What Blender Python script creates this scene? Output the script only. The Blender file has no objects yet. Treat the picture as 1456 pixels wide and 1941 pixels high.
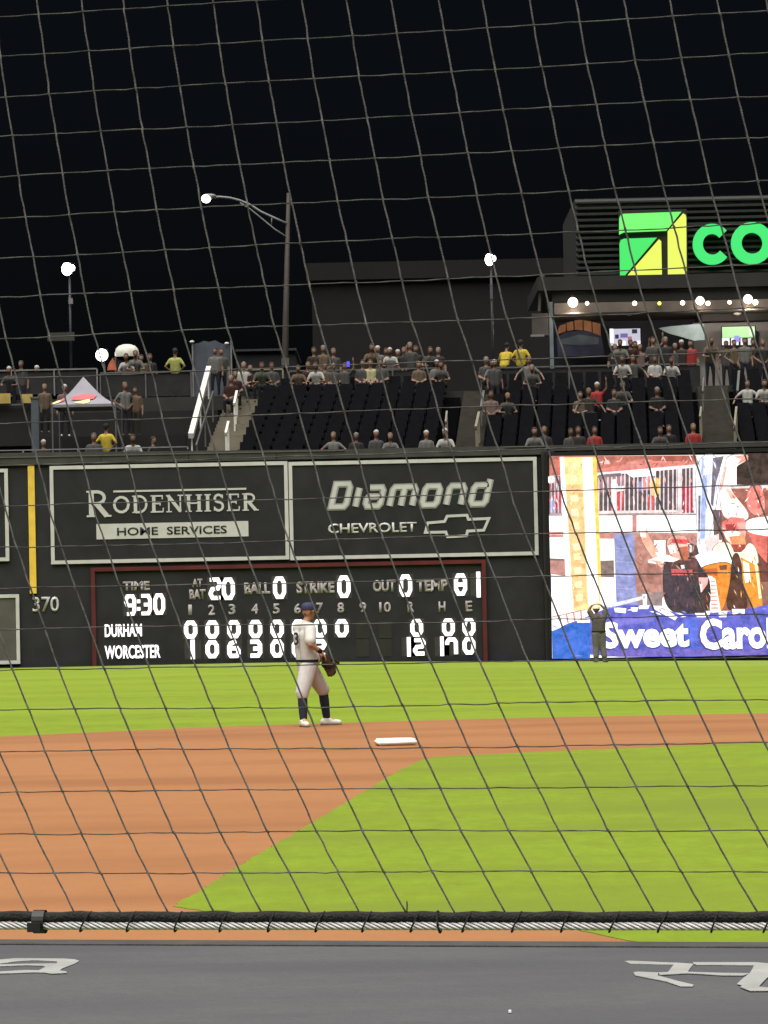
import bpy, bmesh, math, random
from mathutils import Vector, Matrix
random.seed(7)
SC = bpy.context.scene
COL = SC.collection
R = math.radians

# ------------------------------------------------------------------ camera
F = 6230.0                      # focal length in pixels of the 1456 x 1941 photograph
ROLL = R(1.2)
PITCH = math.atan((1141 - 970.5) / F)
EYE = Vector((0, 0, 1.85))
_f = Vector((0, math.cos(PITCH), math.sin(PITCH)))
_r0 = Vector((1, 0, 0)); _u0 = Vector((0, -math.sin(PITCH), math.cos(PITCH)))
_rt = _r0 * math.cos(ROLL) - _u0 * math.sin(ROLL)
_up = _u0 * math.cos(ROLL) + _r0 * math.sin(ROLL)
cam_data = bpy.data.cameras.new('camera')
cam_data.sensor_fit = 'VERTICAL'; cam_data.sensor_height = 24.0
cam_data.lens = F * 24.0 / 1941.0
cam_data.clip_start = 0.1; cam_data.clip_end = 6000
cam = bpy.data.objects.new('camera', cam_data); COL.objects.link(cam)
cam.matrix_world = Matrix(((_rt.x, _up.x, -_f.x, EYE.x), (_rt.y, _up.y, -_f.y, EYE.y), (_rt.z, _up.z, -_f.z, EYE.z), (0, 0, 0, 1)))
SC.camera = cam

# ------------------------------------------------------------------ night sky, field light, exposure
SUN_ELEV = R(71.0); SUN_DIR = Vector((-0.35, -1.0)).normalized()
world = bpy.data.worlds.new('World'); SC.world = world; world.use_nodes = True
wn = world.node_tree.nodes; wl = world.node_tree.links
bg = wn.get('Background') or wn.new('ShaderNodeBackground')
sky = wn.new('ShaderNodeTexSky'); sky.sky_type = 'NISHITA'; sky.sun_disc = False
sky.air_density = .6; sky.dust_density = 6.0; sky.sun_elevation = SUN_ELEV; sky.sun_rotation = math.atan2(SUN_DIR.x, SUN_DIR.y)
wl.new(sky.outputs[0], bg.inputs['Color']); bg.inputs['Strength'].default_value = 0.0008
sun_d = bpy.data.lights.new('sun', 'SUN'); sun_d.energy = 3.5; sun_d.angle = R(80); sun_d.color = (1.0, 0.965, 0.90)
sun = bpy.data.objects.new('sun', sun_d); COL.objects.link(sun)
_sd = Vector((SUN_DIR.x * math.cos(SUN_ELEV), SUN_DIR.y * math.cos(SUN_ELEV), math.sin(SUN_ELEV)))
sun.rotation_euler = (-_sd).to_track_quat('-Z', 'Y').to_euler(); sun.location = (0, 0, 60)
SC.view_settings.view_transform = 'Standard'; SC.view_settings.look = 'None'
SC.view_settings.gamma = 1.0; SC.view_settings.use_curve_mapping = False
SC.view_settings.exposure = 1.5
EXPF = 2 ** 1.5

# ------------------------------------------------------------------ placing helpers
def ray(px, py):
    d = _f + _rt * ((px - 728) / F) + _up * ((970.5 - py) / F)
    return d / d.y
def at(px, py, Y): return EYE + ray(px, py) * Y          # point of the view at distance Y
def gnd(px, py, z=0.0):
    d = ray(px, py); return EYE + d * ((z - EYE.z) / d.z)
def mpp(Y): return Y / F                                  # metres per photo pixel

# ------------------------------------------------------------------ materials
MATS = {}
def lin(c): return tuple((v / 12.92 if v <= .04045 else ((v + .055) / 1.055) ** 2.4) for v in (x / 255 for x in c))
def mat(name, color, rough=.8, var=.15, scale=6.0, bump=0.0, bscale=60.0, metal=0.0, stretch=(1, 1, 1), spec=.3, color2=None, detail=5, nrough=.5):
    if name in MATS: return MATS[name]
    m = bpy.data.materials.new(name); m.use_nodes = True
    nt = m.node_tree; n = nt.nodes; l = nt.links
    b = n['Principled BSDF']; b.inputs['Roughness'].default_value = rough; b.inputs['Metallic'].default_value = metal
    b.inputs['Specular IOR Level'].default_value = spec
    tc = n.new('ShaderNodeTexCoord'); mp = n.new('ShaderNodeMapping'); mp.inputs['Scale'].default_value = stretch
    l.new(tc.outputs['Object'], mp.inputs['Vector'])
    nz = n.new('ShaderNodeTexNoise'); nz.inputs['Scale'].default_value = scale; nz.inputs['Detail'].default_value = detail; nz.inputs['Roughness'].default_value = nrough
    l.new(mp.outputs[0], nz.inputs['Vector'])
    rmp = n.new('ShaderNodeMapRange'); rmp.inputs['From Min'].default_value = .3; rmp.inputs['From Max'].default_value = .7
    l.new(nz.outputs['Fac'], rmp.inputs['Value'])
    mx = n.new('ShaderNodeMix'); mx.data_type = 'RGBA'
    lo = color2 or tuple(c * (1 - var) for c in color); hi = tuple(min(1, c * (1 + var)) for c in color) if not color2 else color
    mx.inputs[6].default_value = (*lo, 1); mx.inputs[7].default_value = (*hi, 1)
    l.new(rmp.outputs[0], mx.inputs[0]); l.new(mx.outputs[2], b.inputs['Base Color'])
    if bump > 0:
        n2 = n.new('ShaderNodeTexNoise'); n2.inputs['Scale'].default_value = bscale; n2.inputs['Detail'].default_value = 4
        l.new(tc.outputs['Object'], n2.inputs['Vector'])
        bp = n.new('ShaderNodeBump'); bp.inputs['Strength'].default_value = bump; bp.inputs['Distance'].default_value = .02
        l.new(n2.outputs['Fac'], bp.inputs['Height']); l.new(bp.outputs[0], b.inputs['Normal'])
    MATS[name] = m; return m
def glow(name, srgb, power=1.0):
    """a lit lamp or screen pixel: power 1 shows as the colour itself"""
    if name in MATS: return MATS[name]
    m = bpy.data.materials.new(name); m.use_nodes = True
    n = m.node_tree.nodes; b = n['Principled BSDF']
    c = lin(srgb)
    b.inputs['Base Color'].default_value = (*[v * .1 for v in c], 1); b.inputs['Roughness'].default_value = .5
    b.inputs['Emission Color'].default_value = (*c, 1); b.inputs['Emission Strength'].default_value = power / EXPF
    MATS[name] = m; return m
def two_noise(m, color_b, scale, lo, hi, stretch):
    """adds a second, larger pattern of colour (wear, mowing, damp) over a material made by mat()"""
    nt = m.node_tree; n = nt.nodes; l = nt.links; b = n['Principled BSDF']
    src = b.inputs['Base Color'].links[0].from_socket
    tc = n.new('ShaderNodeTexCoord'); mp = n.new('ShaderNodeMapping'); mp.inputs['Scale'].default_value = stretch
    nz = n.new('ShaderNodeTexNoise'); nz.inputs['Scale'].default_value = scale; nz.inputs['Detail'].default_value = 3
    rm = n.new('ShaderNodeMapRange'); rm.inputs['From Min'].default_value = lo; rm.inputs['From Max'].default_value = hi
    mx = n.new('ShaderNodeMix'); mx.data_type = 'RGBA'; mx.inputs[7].default_value = (*color_b, 1)
    l.new(tc.outputs['Object'], mp.inputs[0]); l.new(mp.outputs[0], nz.inputs['Vector']); l.new(nz.outputs['Fac'], rm.inputs['Value'])
    l.new(rm.outputs[0], mx.inputs[0]); l.new(src, mx.inputs[6]); l.new(mx.outputs[2], b.inputs['Base Color'])
    return m

M_outfield = two_noise(mat('outfield turf', (.120, .176, .0040), .9, .22, 2.4, .25, 30, stretch=(1, .35, 1), color2=(.092, .130, .0028), detail=9, nrough=.72), (.124, .178, .0055), .22, .42, .62, (.25, 1.6, 1))
M_infield = two_noise(mat('infield turf', (.126, .186, .0042), .9, .2, 4.0, .3, 40, stretch=(1, .4, 1), color2=(.092, .130, .0028), detail=10, nrough=.75), (.096, .132, .006), .40, .45, .65, (.5, 1.2, 1))
M_clay = two_noise(mat('infield clay', (.222, .098, .0375), .95, .1, 4.0, .35, 45, stretch=(1, .5, 1), color2=(.202, .087, .033), detail=10, nrough=.72), (.172, .070, .026), .30, .44, .66, (.45, 1.5, 1))
M_ground = mat('ground asphalt', (.04, .04, .042), .95, .2, .8)
M_roof = two_noise(mat('dugout roof membrane', (.062, .0625, .067), .85, .14, 16.0, .35, 55, detail=10, nrough=.75, color2=(.050, .0505, .055)), (.045, .0455, .051), 1.1, .4, .62, (.6, 2.2, 1))
M_rooftrim = mat('roof trim', (.038, .037, .037), .8, .2, 12, .2, 80)
M_white = mat('white paint', (.66, .66, .63), .7, .1, 8)
M_roofpaint = mat('worn white roof paint', (.20, .203, .198), .8, .12, 14, .2, 90)
M_wall = mat('wall padding', (.0180, .0175, .0205), .7, .22, 1.2, .15, 9, spec=.15)
M_board = mat('board black', (.0165, .0160, .0185), .6, .2, 1.5, spec=.15)
M_greypanel = mat('grey panel', (.062, .058, .052), .8, .15, 2)
M_ledge = mat('wall coping', (.035, .034, .032), .85, .25, 1.5, .2, 14)
M_signwhite = mat('sign lettering', (.385, .375, .375), .7, .08, 3)
M_signgrey = mat('sign lettering shade', (.22, .225, .215), .7, .1, 3)
M_scorewhite = mat('score lettering', (.29, .255, .27), .8, .15, 5)
M_yellow = mat('yellow paint', (.56, .37, .045), .6, .12, 3)
M_red = mat('red trim', (.070, .0075, .008), .6, .3, 1.2)
M_bulb = glow('score lamp white', (255, 253, 250), 2.0)
M_seat = mat('navy seat plastic', (.0034, .0034, .0046), .7, .25, 5, spec=.03)
M_tier = mat('tier concrete dark', (.0034, .0034, .0044), .9, .25, 2, spec=.02)  # concrete blackened to stand in for weak light on the stands
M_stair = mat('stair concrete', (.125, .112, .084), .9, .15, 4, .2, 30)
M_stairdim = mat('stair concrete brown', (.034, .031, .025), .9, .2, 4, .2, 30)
M_railwhite = mat('pale rail', (.42, .42, .38), .5, .1, 5)
M_rail = mat('grey rail', (.07, .07, .069), .5, .15, 5)
M_black = mat('matte black', (.006, .006, .0065), .6, .2, 6, spec=.2)
M_steel = mat('steel wire', (.48, .47, .48), .5, .2, 160, metal=.1, spec=.5)
M_rope = mat('black rope', (.011, .011, .010), .85, .3, 160, .5, 400)
M_net = mat('net twine', (.074, .073, .069), .9, .35, 120, .3, 900, detail=2)
M_net2 = mat('net twine thin', (.045, .044, .041), .9, .6, 60, .3, 900, detail=2)
M_brick = mat('brown brick facade', (.0040, .0032, .0028), .9, .25, .6, .1, 4)  # near-black tone stands in for a facade the field lights miss
M_facade = mat('dark facade metal', (.008, .0098, .0088), .6, .2, 1)
M_pole = mat('brown pole', (.020, .0155, .012), .7, .3, 1.5)
M_polegrey = mat('galvanised metal', (.13, .13, .13), .5, .15, 4)
M_concourse = mat('concourse slab', (.020, .020, .0195), .9, .2, 1)  # slab darkened to stand in for weak light and to bounce less
M_bluegrey = mat('blue grey canvas', (.045, .052, .066), .9, .25, 1.4, .2, 10)

# ------------------------------------------------------------------ mesh helpers
class MB:
    def __init__(s): s.v = []; s.f = []; s.m = []; s.mats = []
    def mi(s, m):
        if m not in s.mats: s.mats.append(m)
        return s.mats.index(m)
    def add(s, vs, fs, m):
        b = len(s.v); k = s.mi(m); s.v.extend(Vector(v) for v in vs)
        for f in fs: s.f.append(tuple(b + i for i in f)); s.m.append(k)
    def box(s, x0, x1, y0, y1, z0, z1, m):
        s.add([(x0, y0, z0), (x1, y0, z0), (x1, y1, z0), (x0, y1, z0), (x0, y0, z1), (x1, y0, z1), (x1, y1, z1), (x0, y1, z1)],
              [(0, 3, 2, 1), (4, 5, 6, 7), (0, 1, 5, 4), (1, 2, 6, 5), (2, 3, 7, 6), (3, 0, 4, 7)], m)
    def hexa(s, pts, m):
        s.add(pts, [(0, 3, 2, 1), (4, 5, 6, 7), (0, 1, 5, 4), (1, 2, 6, 5), (2, 3, 7, 6), (3, 0, 4, 7)], m)
    def bar(s, p, q, w, h, m):
        p = Vector(p); q = Vector(q); d = (q - p).normalized()
        a = d.cross(Vector((0, 0, 1)));
        if a.length < 1e-3: a = Vector((1, 0, 0))
        a.normalize(); c = a.cross(d)
        a = a * w / 2; c = c * h / 2
        s.hexa([p - a - c, p + a - c, q + a - c, q - a - c, p - a + c, p + a + c, q + a + c, q - a + c], m)
    def tube(s, pts, r, m, n=6, caps=True):
        pts = [Vector(p) for p in pts]; rs = r if isinstance(r, (list, tuple)) else [r] * len(pts)
        vs = []; ref = None
        for i, p in enumerate(pts):
            d = (pts[min(i + 1, len(pts) - 1)] - pts[max(i - 1, 0)]).normalized()
            if ref is None: ref = Vector((0, 0, 1)) if abs(d.z) < .9 else Vector((1, 0, 0))
            a = (ref - d * ref.dot(d)).normalized(); b = d.cross(a); ref = a
            for k in range(n):
                t = 2 * math.pi * k / n; vs.append(p + (a * math.cos(t) + b * math.sin(t)) * rs[i])
        fs = [(i * n + k, i * n + (k + 1) % n, (i + 1) * n + (k + 1) % n, (i + 1) * n + k) for i in range(len(pts) - 1) for k in range(n)]
        if caps: fs += [tuple(range(n))[::-1], tuple((len(pts) - 1) * n + k for k in range(n))]
        s.add(vs, fs, m)
    def ball(s, c, r, m, n=10, k=7):
        c = Vector(c); rr = Vector(r) if isinstance(r, (tuple, list, Vector)) else Vector((r, r, r))
        vs = [c + Vector((0, 0, rr.z))]
        for i in range(1, k):
            a = math.pi * i / k
            for j in range(n):
                t = 2 * math.pi * j / n
                vs.append(c + Vector((math.sin(a) * math.cos(t) * rr.x, math.sin(a) * math.sin(t) * rr.y, math.cos(a) * rr.z)))
        vs.append(c - Vector((0, 0, rr.z))); L = len(vs) - 1
        fs = [(0, 1 + j, 1 + (j + 1) % n) for j in range(n)]
        for i in range(k - 2):
            for j in range(n):
                a = 1 + i * n + j; b = 1 + i * n + (j + 1) % n; fs.append((a, a + n, b + n, b))
        fs += [(L, 1 + (k - 2) * n + (j + 1) % n, 1 + (k - 2) * n + j) for j in range(n)]
        s.add(vs, fs, m)
    def prism(s, pts, dvec, m):
        """flat polygon pts given its own thickness along dvec (away from the viewer)"""
        pts = [Vector(p) for p in pts]; n = len(pts); d = Vector(dvec)
        s.add(pts + [p + d for p in pts], [tuple(range(n)), tuple(range(2 * n - 1, n - 1, -1))] + [(i, i + n, (i + 1) % n + n, (i + 1) % n) for i in range(n)], m)
    def stroke(s, pts, w, closed, place, depth, m):
        """a flat ribbon of width w along 2D points, mitred, thickened; place(x, z, d) -> world"""
        P = [Vector((p[0], p[1])) for p in pts]; n = len(P); L = []; Rr = []
        for i in range(n):
            if closed: a = P[i - 1]; b = P[(i + 1) % n]
            else: a = P[max(i - 1, 0)]; b = P[min(i + 1, n - 1)]
            d1 = (P[i] - a); d2 = (b - P[i])
            d1 = d1.normalized() if d1.length > 1e-9 else d2.normalized()
            d2 = d2.normalized() if d2.length > 1e-9 else d1
            t = (d1 + d2); t = t.normalized() if t.length > 1e-6 else d1
            nn = Vector((-t.y, t.x)); k = max(.5, nn.dot(Vector((-d1.y, d1.x))))
            L.append(P[i] + nn * (w / 2 / k)); Rr.append(P[i] - nn * (w / 2 / k))
        vs = []
        for dd in (0, depth):
            vs += [place(p.x, p.y, dd) for p in L] + [place(p.x, p.y, dd) for p in Rr]
        fs = []; segs = n if closed else n - 1
        for i in range(segs):
            j = (i + 1) % n
            fs += [(i, j, n + j, n + i), (2 * n + i, 3 * n + i, 3 * n + j, 2 * n + j), (i, 2 * n + i, 2 * n + j, j), (n + i, n + j, 3 * n + j, 3 * n + i)]
        if not closed: fs += [(0, n, 3 * n, 2 * n), (n - 1, 3 * n - 1, 4 * n - 1, 2 * n - 1)]
        s.add(vs, fs, m)
    def build(s, name, parent=None, smooth=False, origin=None):
        me = bpy.data.meshes.new(name)
        o0 = Vector(origin) if origin is not None else Vector((0, 0, 0))
        me.from_pydata([v - o0 for v in s.v], [], s.f)
        for m in s.mats: me.materials.append(m)
        me.polygons.foreach_set('material_index', s.m)
        if smooth: me.polygons.foreach_set('use_smooth', [True] * len(me.polygons))
        me.validate(); bm = bmesh.new(); bm.from_mesh(me); bmesh.ops.recalc_face_normals(bm, faces=bm.faces); bm.to_mesh(me); bm.free()
        o = bpy.data.objects.new(name, me); COL.objects.link(o); o.location = o0
        if parent is not None:
            o.parent = parent; o.matrix_parent_inverse = Matrix.Translation(-parent.location) if parent.type == 'EMPTY' and parent.rotation_euler.z == 0 else Matrix()
        return o
def tag(o, label=None, cat=None, group=None, kind=None):
    if label: o['label'] = label
    if cat: o['category'] = cat
    if group: o['group'] = group
    if kind: o['kind'] = kind
    return o
def thing(name, label, cat, loc=(0, 0, 0), group=None):
    o = bpy.data.objects.new(name, None); COL.objects.link(o); o.location = loc
    return tag(o, label, cat, group)
def text_mesh(name, s, px0, py0, px1, py1, Y, m, parent, depth=.03, bold=0.0, shear=0.0):
    """lettering set upright in the world, filling the given patch of a plane at distance Y"""
    cu = bpy.data.curves.new(name, 'FONT'); cu.body = s; cu.offset = bold; cu.shear = shear; cu.resolution_u = 3
    to = bpy.data.objects.new(name, cu); COL.objects.link(to); bpy.context.view_layer.update()
    dg = bpy.context.evaluated_depsgraph_get()
    me0 = bpy.data.meshes.new_from_object(to.evaluated_get(dg)); bpy.data.objects.remove(to)
    xs = [v.co.x for v in me0.vertices]; ys = [v.co.y for v in me0.vertices]
    x0, x1, y0, y1 = min(xs), max(xs), min(ys), max(ys)
    c = at((px0 + px1) / 2, (py0 + py1) / 2, Y); W = (px1 - px0) * mpp(Y); H = (py1 - py0) * mpp(Y)
    bm = bmesh.new(); bm.from_mesh(me0)
    for v in bm.verts:
        u = (v.co.x - x0) / (x1 - x0) - .5; w = (v.co.y - y0) / (y1 - y0) - .5
        v.co = (c.x + u * W, Y, c.z + w * H)
    bmesh.ops.remove_doubles(bm, verts=bm.verts, dist=1e-5)
    g = bmesh.ops.extrude_face_region(bm, geom=list(bm.faces))
    for e in g['geom']:
        if isinstance(e, bmesh.types.BMVert): e.co.y -= depth
    bmesh.ops.recalc_face_normals(bm, faces=bm.faces)
    me = bpy.data.meshes.new(name); bm.to_mesh(me); bm.free(); bpy.data.meshes.remove(me0)
    me.materials.append(m)
    o = bpy.data.objects.new(name, me); COL.objects.link(o)
    if parent is not None: o.parent = parent; o.matrix_parent_inverse = Matrix.Translation(-parent.location)
    return o
def chamfer(pts, c, closed=False):
    out = []; n = len(pts)
    for i, p in enumerate(pts):
        if not closed and i in (0, n - 1): out.append(p); continue
        a = Vector(pts[i - 1]); b = Vector(pts[(i + 1) % n]); p = Vector(p)
        out.append(tuple(p + (a - p).normalized() * c)); out.append(tuple(p + (b - p).normalized() * c))
    return out

# ------------------------------------------------------------------ the ground and the field
def field_z(x, y):
    """the outfield falls away a little towards the right of the far wall"""
    t = max(0, min(1, (y - 55) / 45)); t = t * t * (3 - 2 * t)
    return -.017 * max(0, x + 3) * t
g = MB(); g.box(-2500, 2500, -300, 4000, -3.0, -2.6, M_ground); tag(g.build('ground'), kind='structure')
g = MB(); nx, ny = 40, 60; vs = []
for j in range(ny + 1):
    for i in range(nx + 1):
        x = -45 + 90 * i / nx; y = 2 + 102.7 * j / ny; vs.append((x, y, field_z(x, y)))
g.add(vs, [(j * (nx + 1) + i, j * (nx + 1) + i + 1, (j + 1) * (nx + 1) + i + 1, (j + 1) * (nx + 1) + i) for j in range(ny) for i in range(nx)], M_outfield)
tag(g.build('outfield_grass'), kind='structure')
def rough_edge(pts, amp, step=.35, seed=1):
    rnd = random.Random(seed); out = []
    for i in range(len(pts)):
        a = Vector(pts[i]); b = Vector(pts[(i + 1) % len(pts)]); n = max(1, int((b - a).length / step))
        d = (b - a).normalized(); nn = Vector((-d.y, d.x))
        for k in range(n): out.append(tuple(a + (b - a) * (k / n) + nn * rnd.uniform(-amp, amp)))
    return out
def smooth_pts(pts, it=2):
    for _ in range(it):
        q = []
        for i in range(len(pts)):
            a = Vector(pts[i]); b = Vector(pts[(i + 1) % len(pts)]); q += [tuple(a * .75 + b * .25), tuple(a * .25 + b * .75)]
        pts = q
    return pts
arc = [(-16, 14), (-15.5, 25), (-14, 34), (-10.8, 42.2), (-8.2, 45.9), (-5.67, 47.98), (-3.26, 49.9), (-.07, 50.88), (2.57, 51.16), (5.89, 51.05), (9.5, 50.2), (14, 47.6), (20, 42), (24, 35), (24, 14)]
g = MB(); g.add([(x, y, .004) for x, y in rough_edge(smooth_pts(arc, 2), .02, .2, 3)], [], M_clay)
g.f.append(tuple(range(len(g.v)))); g.m.append(0)
tag(g.build('infield_dirt'), kind='structure')
def gp(x, y): q = gnd(x, y); return (q.x, q.y)
inner = [gp(1190, 1785), gp(1125, 1770), gp(1050, 1757.5), gp(850, 1748), gp(600, 1742), gp(420, 1734), gp(330, 1720), gp(445, 1648), gp(560, 1580), gp(680, 1508), gp(762, 1459), gp(795, 1443), gp(825, 1436), gp(870, 1433.5), gp(1050, 1425), gp(1250, 1417), gp(1456, 1408), (10, 42.9), (19, 40), (22, 30), (20, 15), (6, 14.5), (2.2, 16.3)]
pts = [Vector((x, y, .0085)) for x, y in rough_edge(inner, .016, .10, 5)]
g = MB(); n = len(pts); g.add(pts + [p - Vector((0, 0, .006)) for p in pts], [tuple(range(n))] + [(i, i + n, (i + 1) % n + n, (i + 1) % n) for i in range(n)], M_infield)
tag(g.build('infield_grass'), kind='structure')
# second base
o = thing('second_base', 'white square base bag on the reddish infield dirt', 'base', (gnd(750, 1413).x, gnd(750, 1413).y, .004))
bm = bmesh.new(); bmesh.ops.create_cube(bm, size=1)
bmesh.ops.scale(bm, vec=(.50, .46, .085), verts=bm.verts); bmesh.ops.bevel(bm, geom=list(bm.edges), offset=.022, segments=3, affect='EDGES')
for v in bm.verts: v.co.z += .0425 + .008 * (1 - (v.co.x / .25) ** 2) * (v.co.z > 0)
bmesh.ops.rotate(bm, verts=bm.verts, cent=(0, 0, 0), matrix=Matrix.Rotation(R(7), 3, 'Z'))
me = bpy.data.meshes.new('cover'); bm.to_mesh(me); bm.free(); me.materials.append(mat('base canvas', (.72, .71, .66), .7, .08, 9, .2, 60))
c = bpy.data.objects.new('cover', me); COL.objects.link(c); c.parent = o
for p in me.polygons: p.use_smooth = True

# ------------------------------------------------------------------ the outfield wall
YW = 105.0
def zat(px, py, Y=YW): return at(px, py, Y).z
def xat(px, py, Y=YW): return at(px, py, Y).x
wall = thing('outfield_wall', 'tall black outfield wall behind the grass carrying signs and scoreboard', 'wall', (0, YW, -.5))
g = MB(); g.box(-30, 5.05, YW, YW + .6, -1.5, 6.45, M_wall); g.build('panel', wall)
g = MB(); g.box(5.06, 5.46, YW - .35, YW + .6, -1.5, 6.55, mat('dark brown pier', (.018, .0145, .0140), .8, .25, 1)); g.build('pier', wall)
g = MB(); g.box(5.47, 40, YW + .3, YW + .9, -1.5, 6.0, M_wall); g.build('panel', wall)
g = MB()
for (xa, za, xb, zb) in ((-30, 6.95, -11.5, 6.86), (-11.5, 6.86, -2, 6.76), (-2, 6.76, 5.46, 6.74), (5.46, 6.74, 40, 6.74)):
    b = 6.46 if xa < 5 else 6.56
    g.hexa([(xa, YW - .10, b), (xb, YW - .10, b), (xb, YW + .75, b), (xa, YW + .75, b), (xa, YW - .10, za), (xb, YW - .10, zb), (xb, YW + .75, zb), (xa, YW + .75, za)], M_ledge)
g.build('coping', wall)
g = MB()
for xa, xb in ((-12.5, -1.2), (3.9, 5.2)):
    g.box(xa, xb, YW - .13, YW - .101, 6.70, 6.735, M_rail)
for x in (-9, -6.2, -3.4, 6.8, 9.1): g.box(x - .012, x + .012, YW - .108, YW - .101, 6.47, 6.73, M_black)
g.build('coping_trim', wall)
# yellow home run stripe and the distance figure
p = at(58, 867, YW); q = at(63, 1125, YW)
g = MB(); g.box(p.x - .09, p.x + .12, YW - .07, YW - .004, q.z, p.z, M_yellow); tag(g.build('home_run_stripe'), 'yellow vertical stripe on the wall, left of the white-framed signs', 'stripe')
tag(text_mesh('distance_marker', '370', 62, 1131, 112, 1160, YW - .005, M_signwhite, None, .03, .012), 'white number 370 on the black wall below the yellow stripe', 'number')

def frame_sign(name, label, x0, y0, x1, y1, skip='', panel=M_board, grp=None, t=.115):
    """a flat board with a white border; corner pixels give its place on the wall"""
    a = at(x0, (y0 + y1) / 2, YW); b = at(x1, (y0 + y1) / 2, YW); cx = (x0 + x1) / 2
    zt = zat(cx, y0); zb = zat(cx, y1); xl = a.x; xr = b.x
    o = thing(name, label, 'sign', ((xl + xr) / 2, YW - .06, zb), grp)
    s = MB(); s.box(xl + t * .5, xr - t * .5, YW - .06, YW - .004, zb + .02, zt - .02, panel); s.build('panel', o)
    if 'l' not in skip: s = MB(); s.box(xl, xl + t, YW - .10, YW - .061, zb + t, zt - t, M_signwhite); s.build('border', o)
    if 'r' not in skip: s = MB(); s.box(xr - t, xr, YW - .10, YW - .061, zb + t, zt - t, M_signwhite); s.build('border', o)
    s = MB(); s.box(xl, xr, YW - .10, YW - .061, zt - t, zt, M_signwhite); s.build('border', o)
    s = MB(); s.box(xl, xr, YW - .10, YW - .061, zb, zb + t, M_signwhite); s.build('border', o)
    return o
s1 = frame_sign('advertising_sign', 'black RODENHISER sign with white border left of the CHEVROLET sign', 96, 879, 547, 1065)
s2 = frame_sign('advertising_sign', 'black Diamond CHEVROLET sign with white border and bowtie emblem', 548.6, 871, 1019, 1057)
s3 = frame_sign('advertising_sign', 'black sign cut off by the left edge, left of the yellow stripe', -420, 893, 17, 1068)
s4 = frame_sign('wall_board', 'grey board with pale border at the foot of the wall, left edge', -330, 1130, 38, 1262, panel=M_greypanel, t=.11)

# serif capitals of the first sign, built stroke by stroke (x right, z up, unit height)
def arcp(cx, cy, rx, ry, a0, a1, n=9): return [(cx + rx * math.cos(R(a0 + (a1 - a0) * i / n)), cy + ry * math.sin(R(a0 + (a1 - a0) * i / n))) for i in range(n + 1)]
TH, TN = .19, .085
def stem_s(x): return [([(x, .03), (x, .97)], TH), ([(x - .17, .035), (x + .17, .035)], TN * .8), ([(x - .17, .965), (x + .17, .965)], TN * .8)]
SERIF = {
 'I': (.36, stem_s(.18)),
 'H': (.92, stem_s(.18) + stem_s(.74) + [([(.18, .5), (.74, .5)], TN)]),
 'E': (.74, stem_s(.18) + [([(.1, .955), (.66, .955)], TN), ([(.64, .98), (.64, .76)], TN * .8), ([(.18, .52), (.52, .52)], TN), ([(.52, .64), (.52, .40)], TN * .8), ([(.1, .045), (.68, .045)], TN), ([(.67, .02), (.69, .27)], TN * .8)]),
 'N': (.92, [([(.14, .03), (.14, .97)], TN), ([(.76, .0), (.76, .97)], TN), ([(.1, .97), (.76, .05)], TH), ([(.0, .965), (.22, .965)], TN * .8), ([(.0, .035), (.3, .035)], TN * .8), ([(.62, .965), (.92, .965)], TN * .8)]),
 'D': (.88, stem_s(.18) + [([(.18, .955), (.4, .955)] + arcp(.4, .5, .36, .455, 90, -90, 12) + [(.18, .045)], .13)]),
 'O': (.94, [('loop', arcp(.47, .5, .38, .43, 0, 330, 13), .15)]),
 'R': (.86, stem_s(.18) + [([(.18, .955), (.38, .955)] + arcp(.38, .73, .26, .225, 90, -90, 9) + [(.18, .505)], .12), ([(.36, .5), (.72, .03)], TH), ([(.64, .035), (.88, .035)], TN * .8)]),
 'S': (.62, [(arcp(.3, .74, .2, .21, 25, 270, 10)[:-1] + arcp(.3, .29, .23, .24, 90, -155, 10), .135), ([(.51, .96), (.51, .74)], TN * .8), ([(.08, .28), (.08, .04)], TN * .8)]),
}
def serif_word(word, px0, px1, pyb, big, small, Y, m, parent):
    """each letter its own raised part; the first one taller"""
    hs = [big] + [small] * (len(word) - 1); tot = sum(SERIF[c][0] * h for c, h in zip(word, hs)) + .1 * small * (len(word) - 1)
    k = (px1 - px0) * mpp(Y) / (tot * mpp(Y)); c0 = at((px0 + px1) / 2, pyb, Y); x = c0.x - (px1 - px0) * mpp(Y) / 2; zb = c0.z
    for c, h in zip(word, hs):
        W, st = SERIF[c]; H = h * mpp(Y); b = MB(); kx = H * k; zz = zb - (.0 if h == small else .12 * H)
        for i, s_ in enumerate(st):
            loop = s_[0] == 'loop'; pts, w = (s_[1], s_[2]) if loop else s_
            b.stroke([(p[0] * kx, p[1] * H) for p in pts], w * H, loop, lambda u, v, d, i=i: Vector((x + u, Y - .02 - .0012 * i + d, zz + v)), .018, m)
        b.build('letter', parent); x += (W * h + .1 * small) * k * mpp(Y)
YS = YW - .062
serif_word('RODENHISER', 164, 490, 971, 50, 33, YS, M_signwhite, s1)
p = at(215, 932, YS); q = at(467, 926, YS); g = MB(); g.box(p.x, q.x, YS - .02, YS, (p.z + q.z) / 2 - .03, (p.z + q.z) / 2 + .03, M_signwhite); g.build('rule', s1)
p = at(183, 1008, YS); q = at(471, 1002, YS); zc = (p.z + q.z) / 2
g = MB(); g.box(p.x, q.x, YS - .02, YS, zc - .245, zc + .245, M_signwhite); g.build('name_bar', s1)
text_mesh('lettering', 'HOME  SERVICES', 222, 998, 430, 1013, YS - .0215, M_board, s1, .012, .012)
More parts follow.
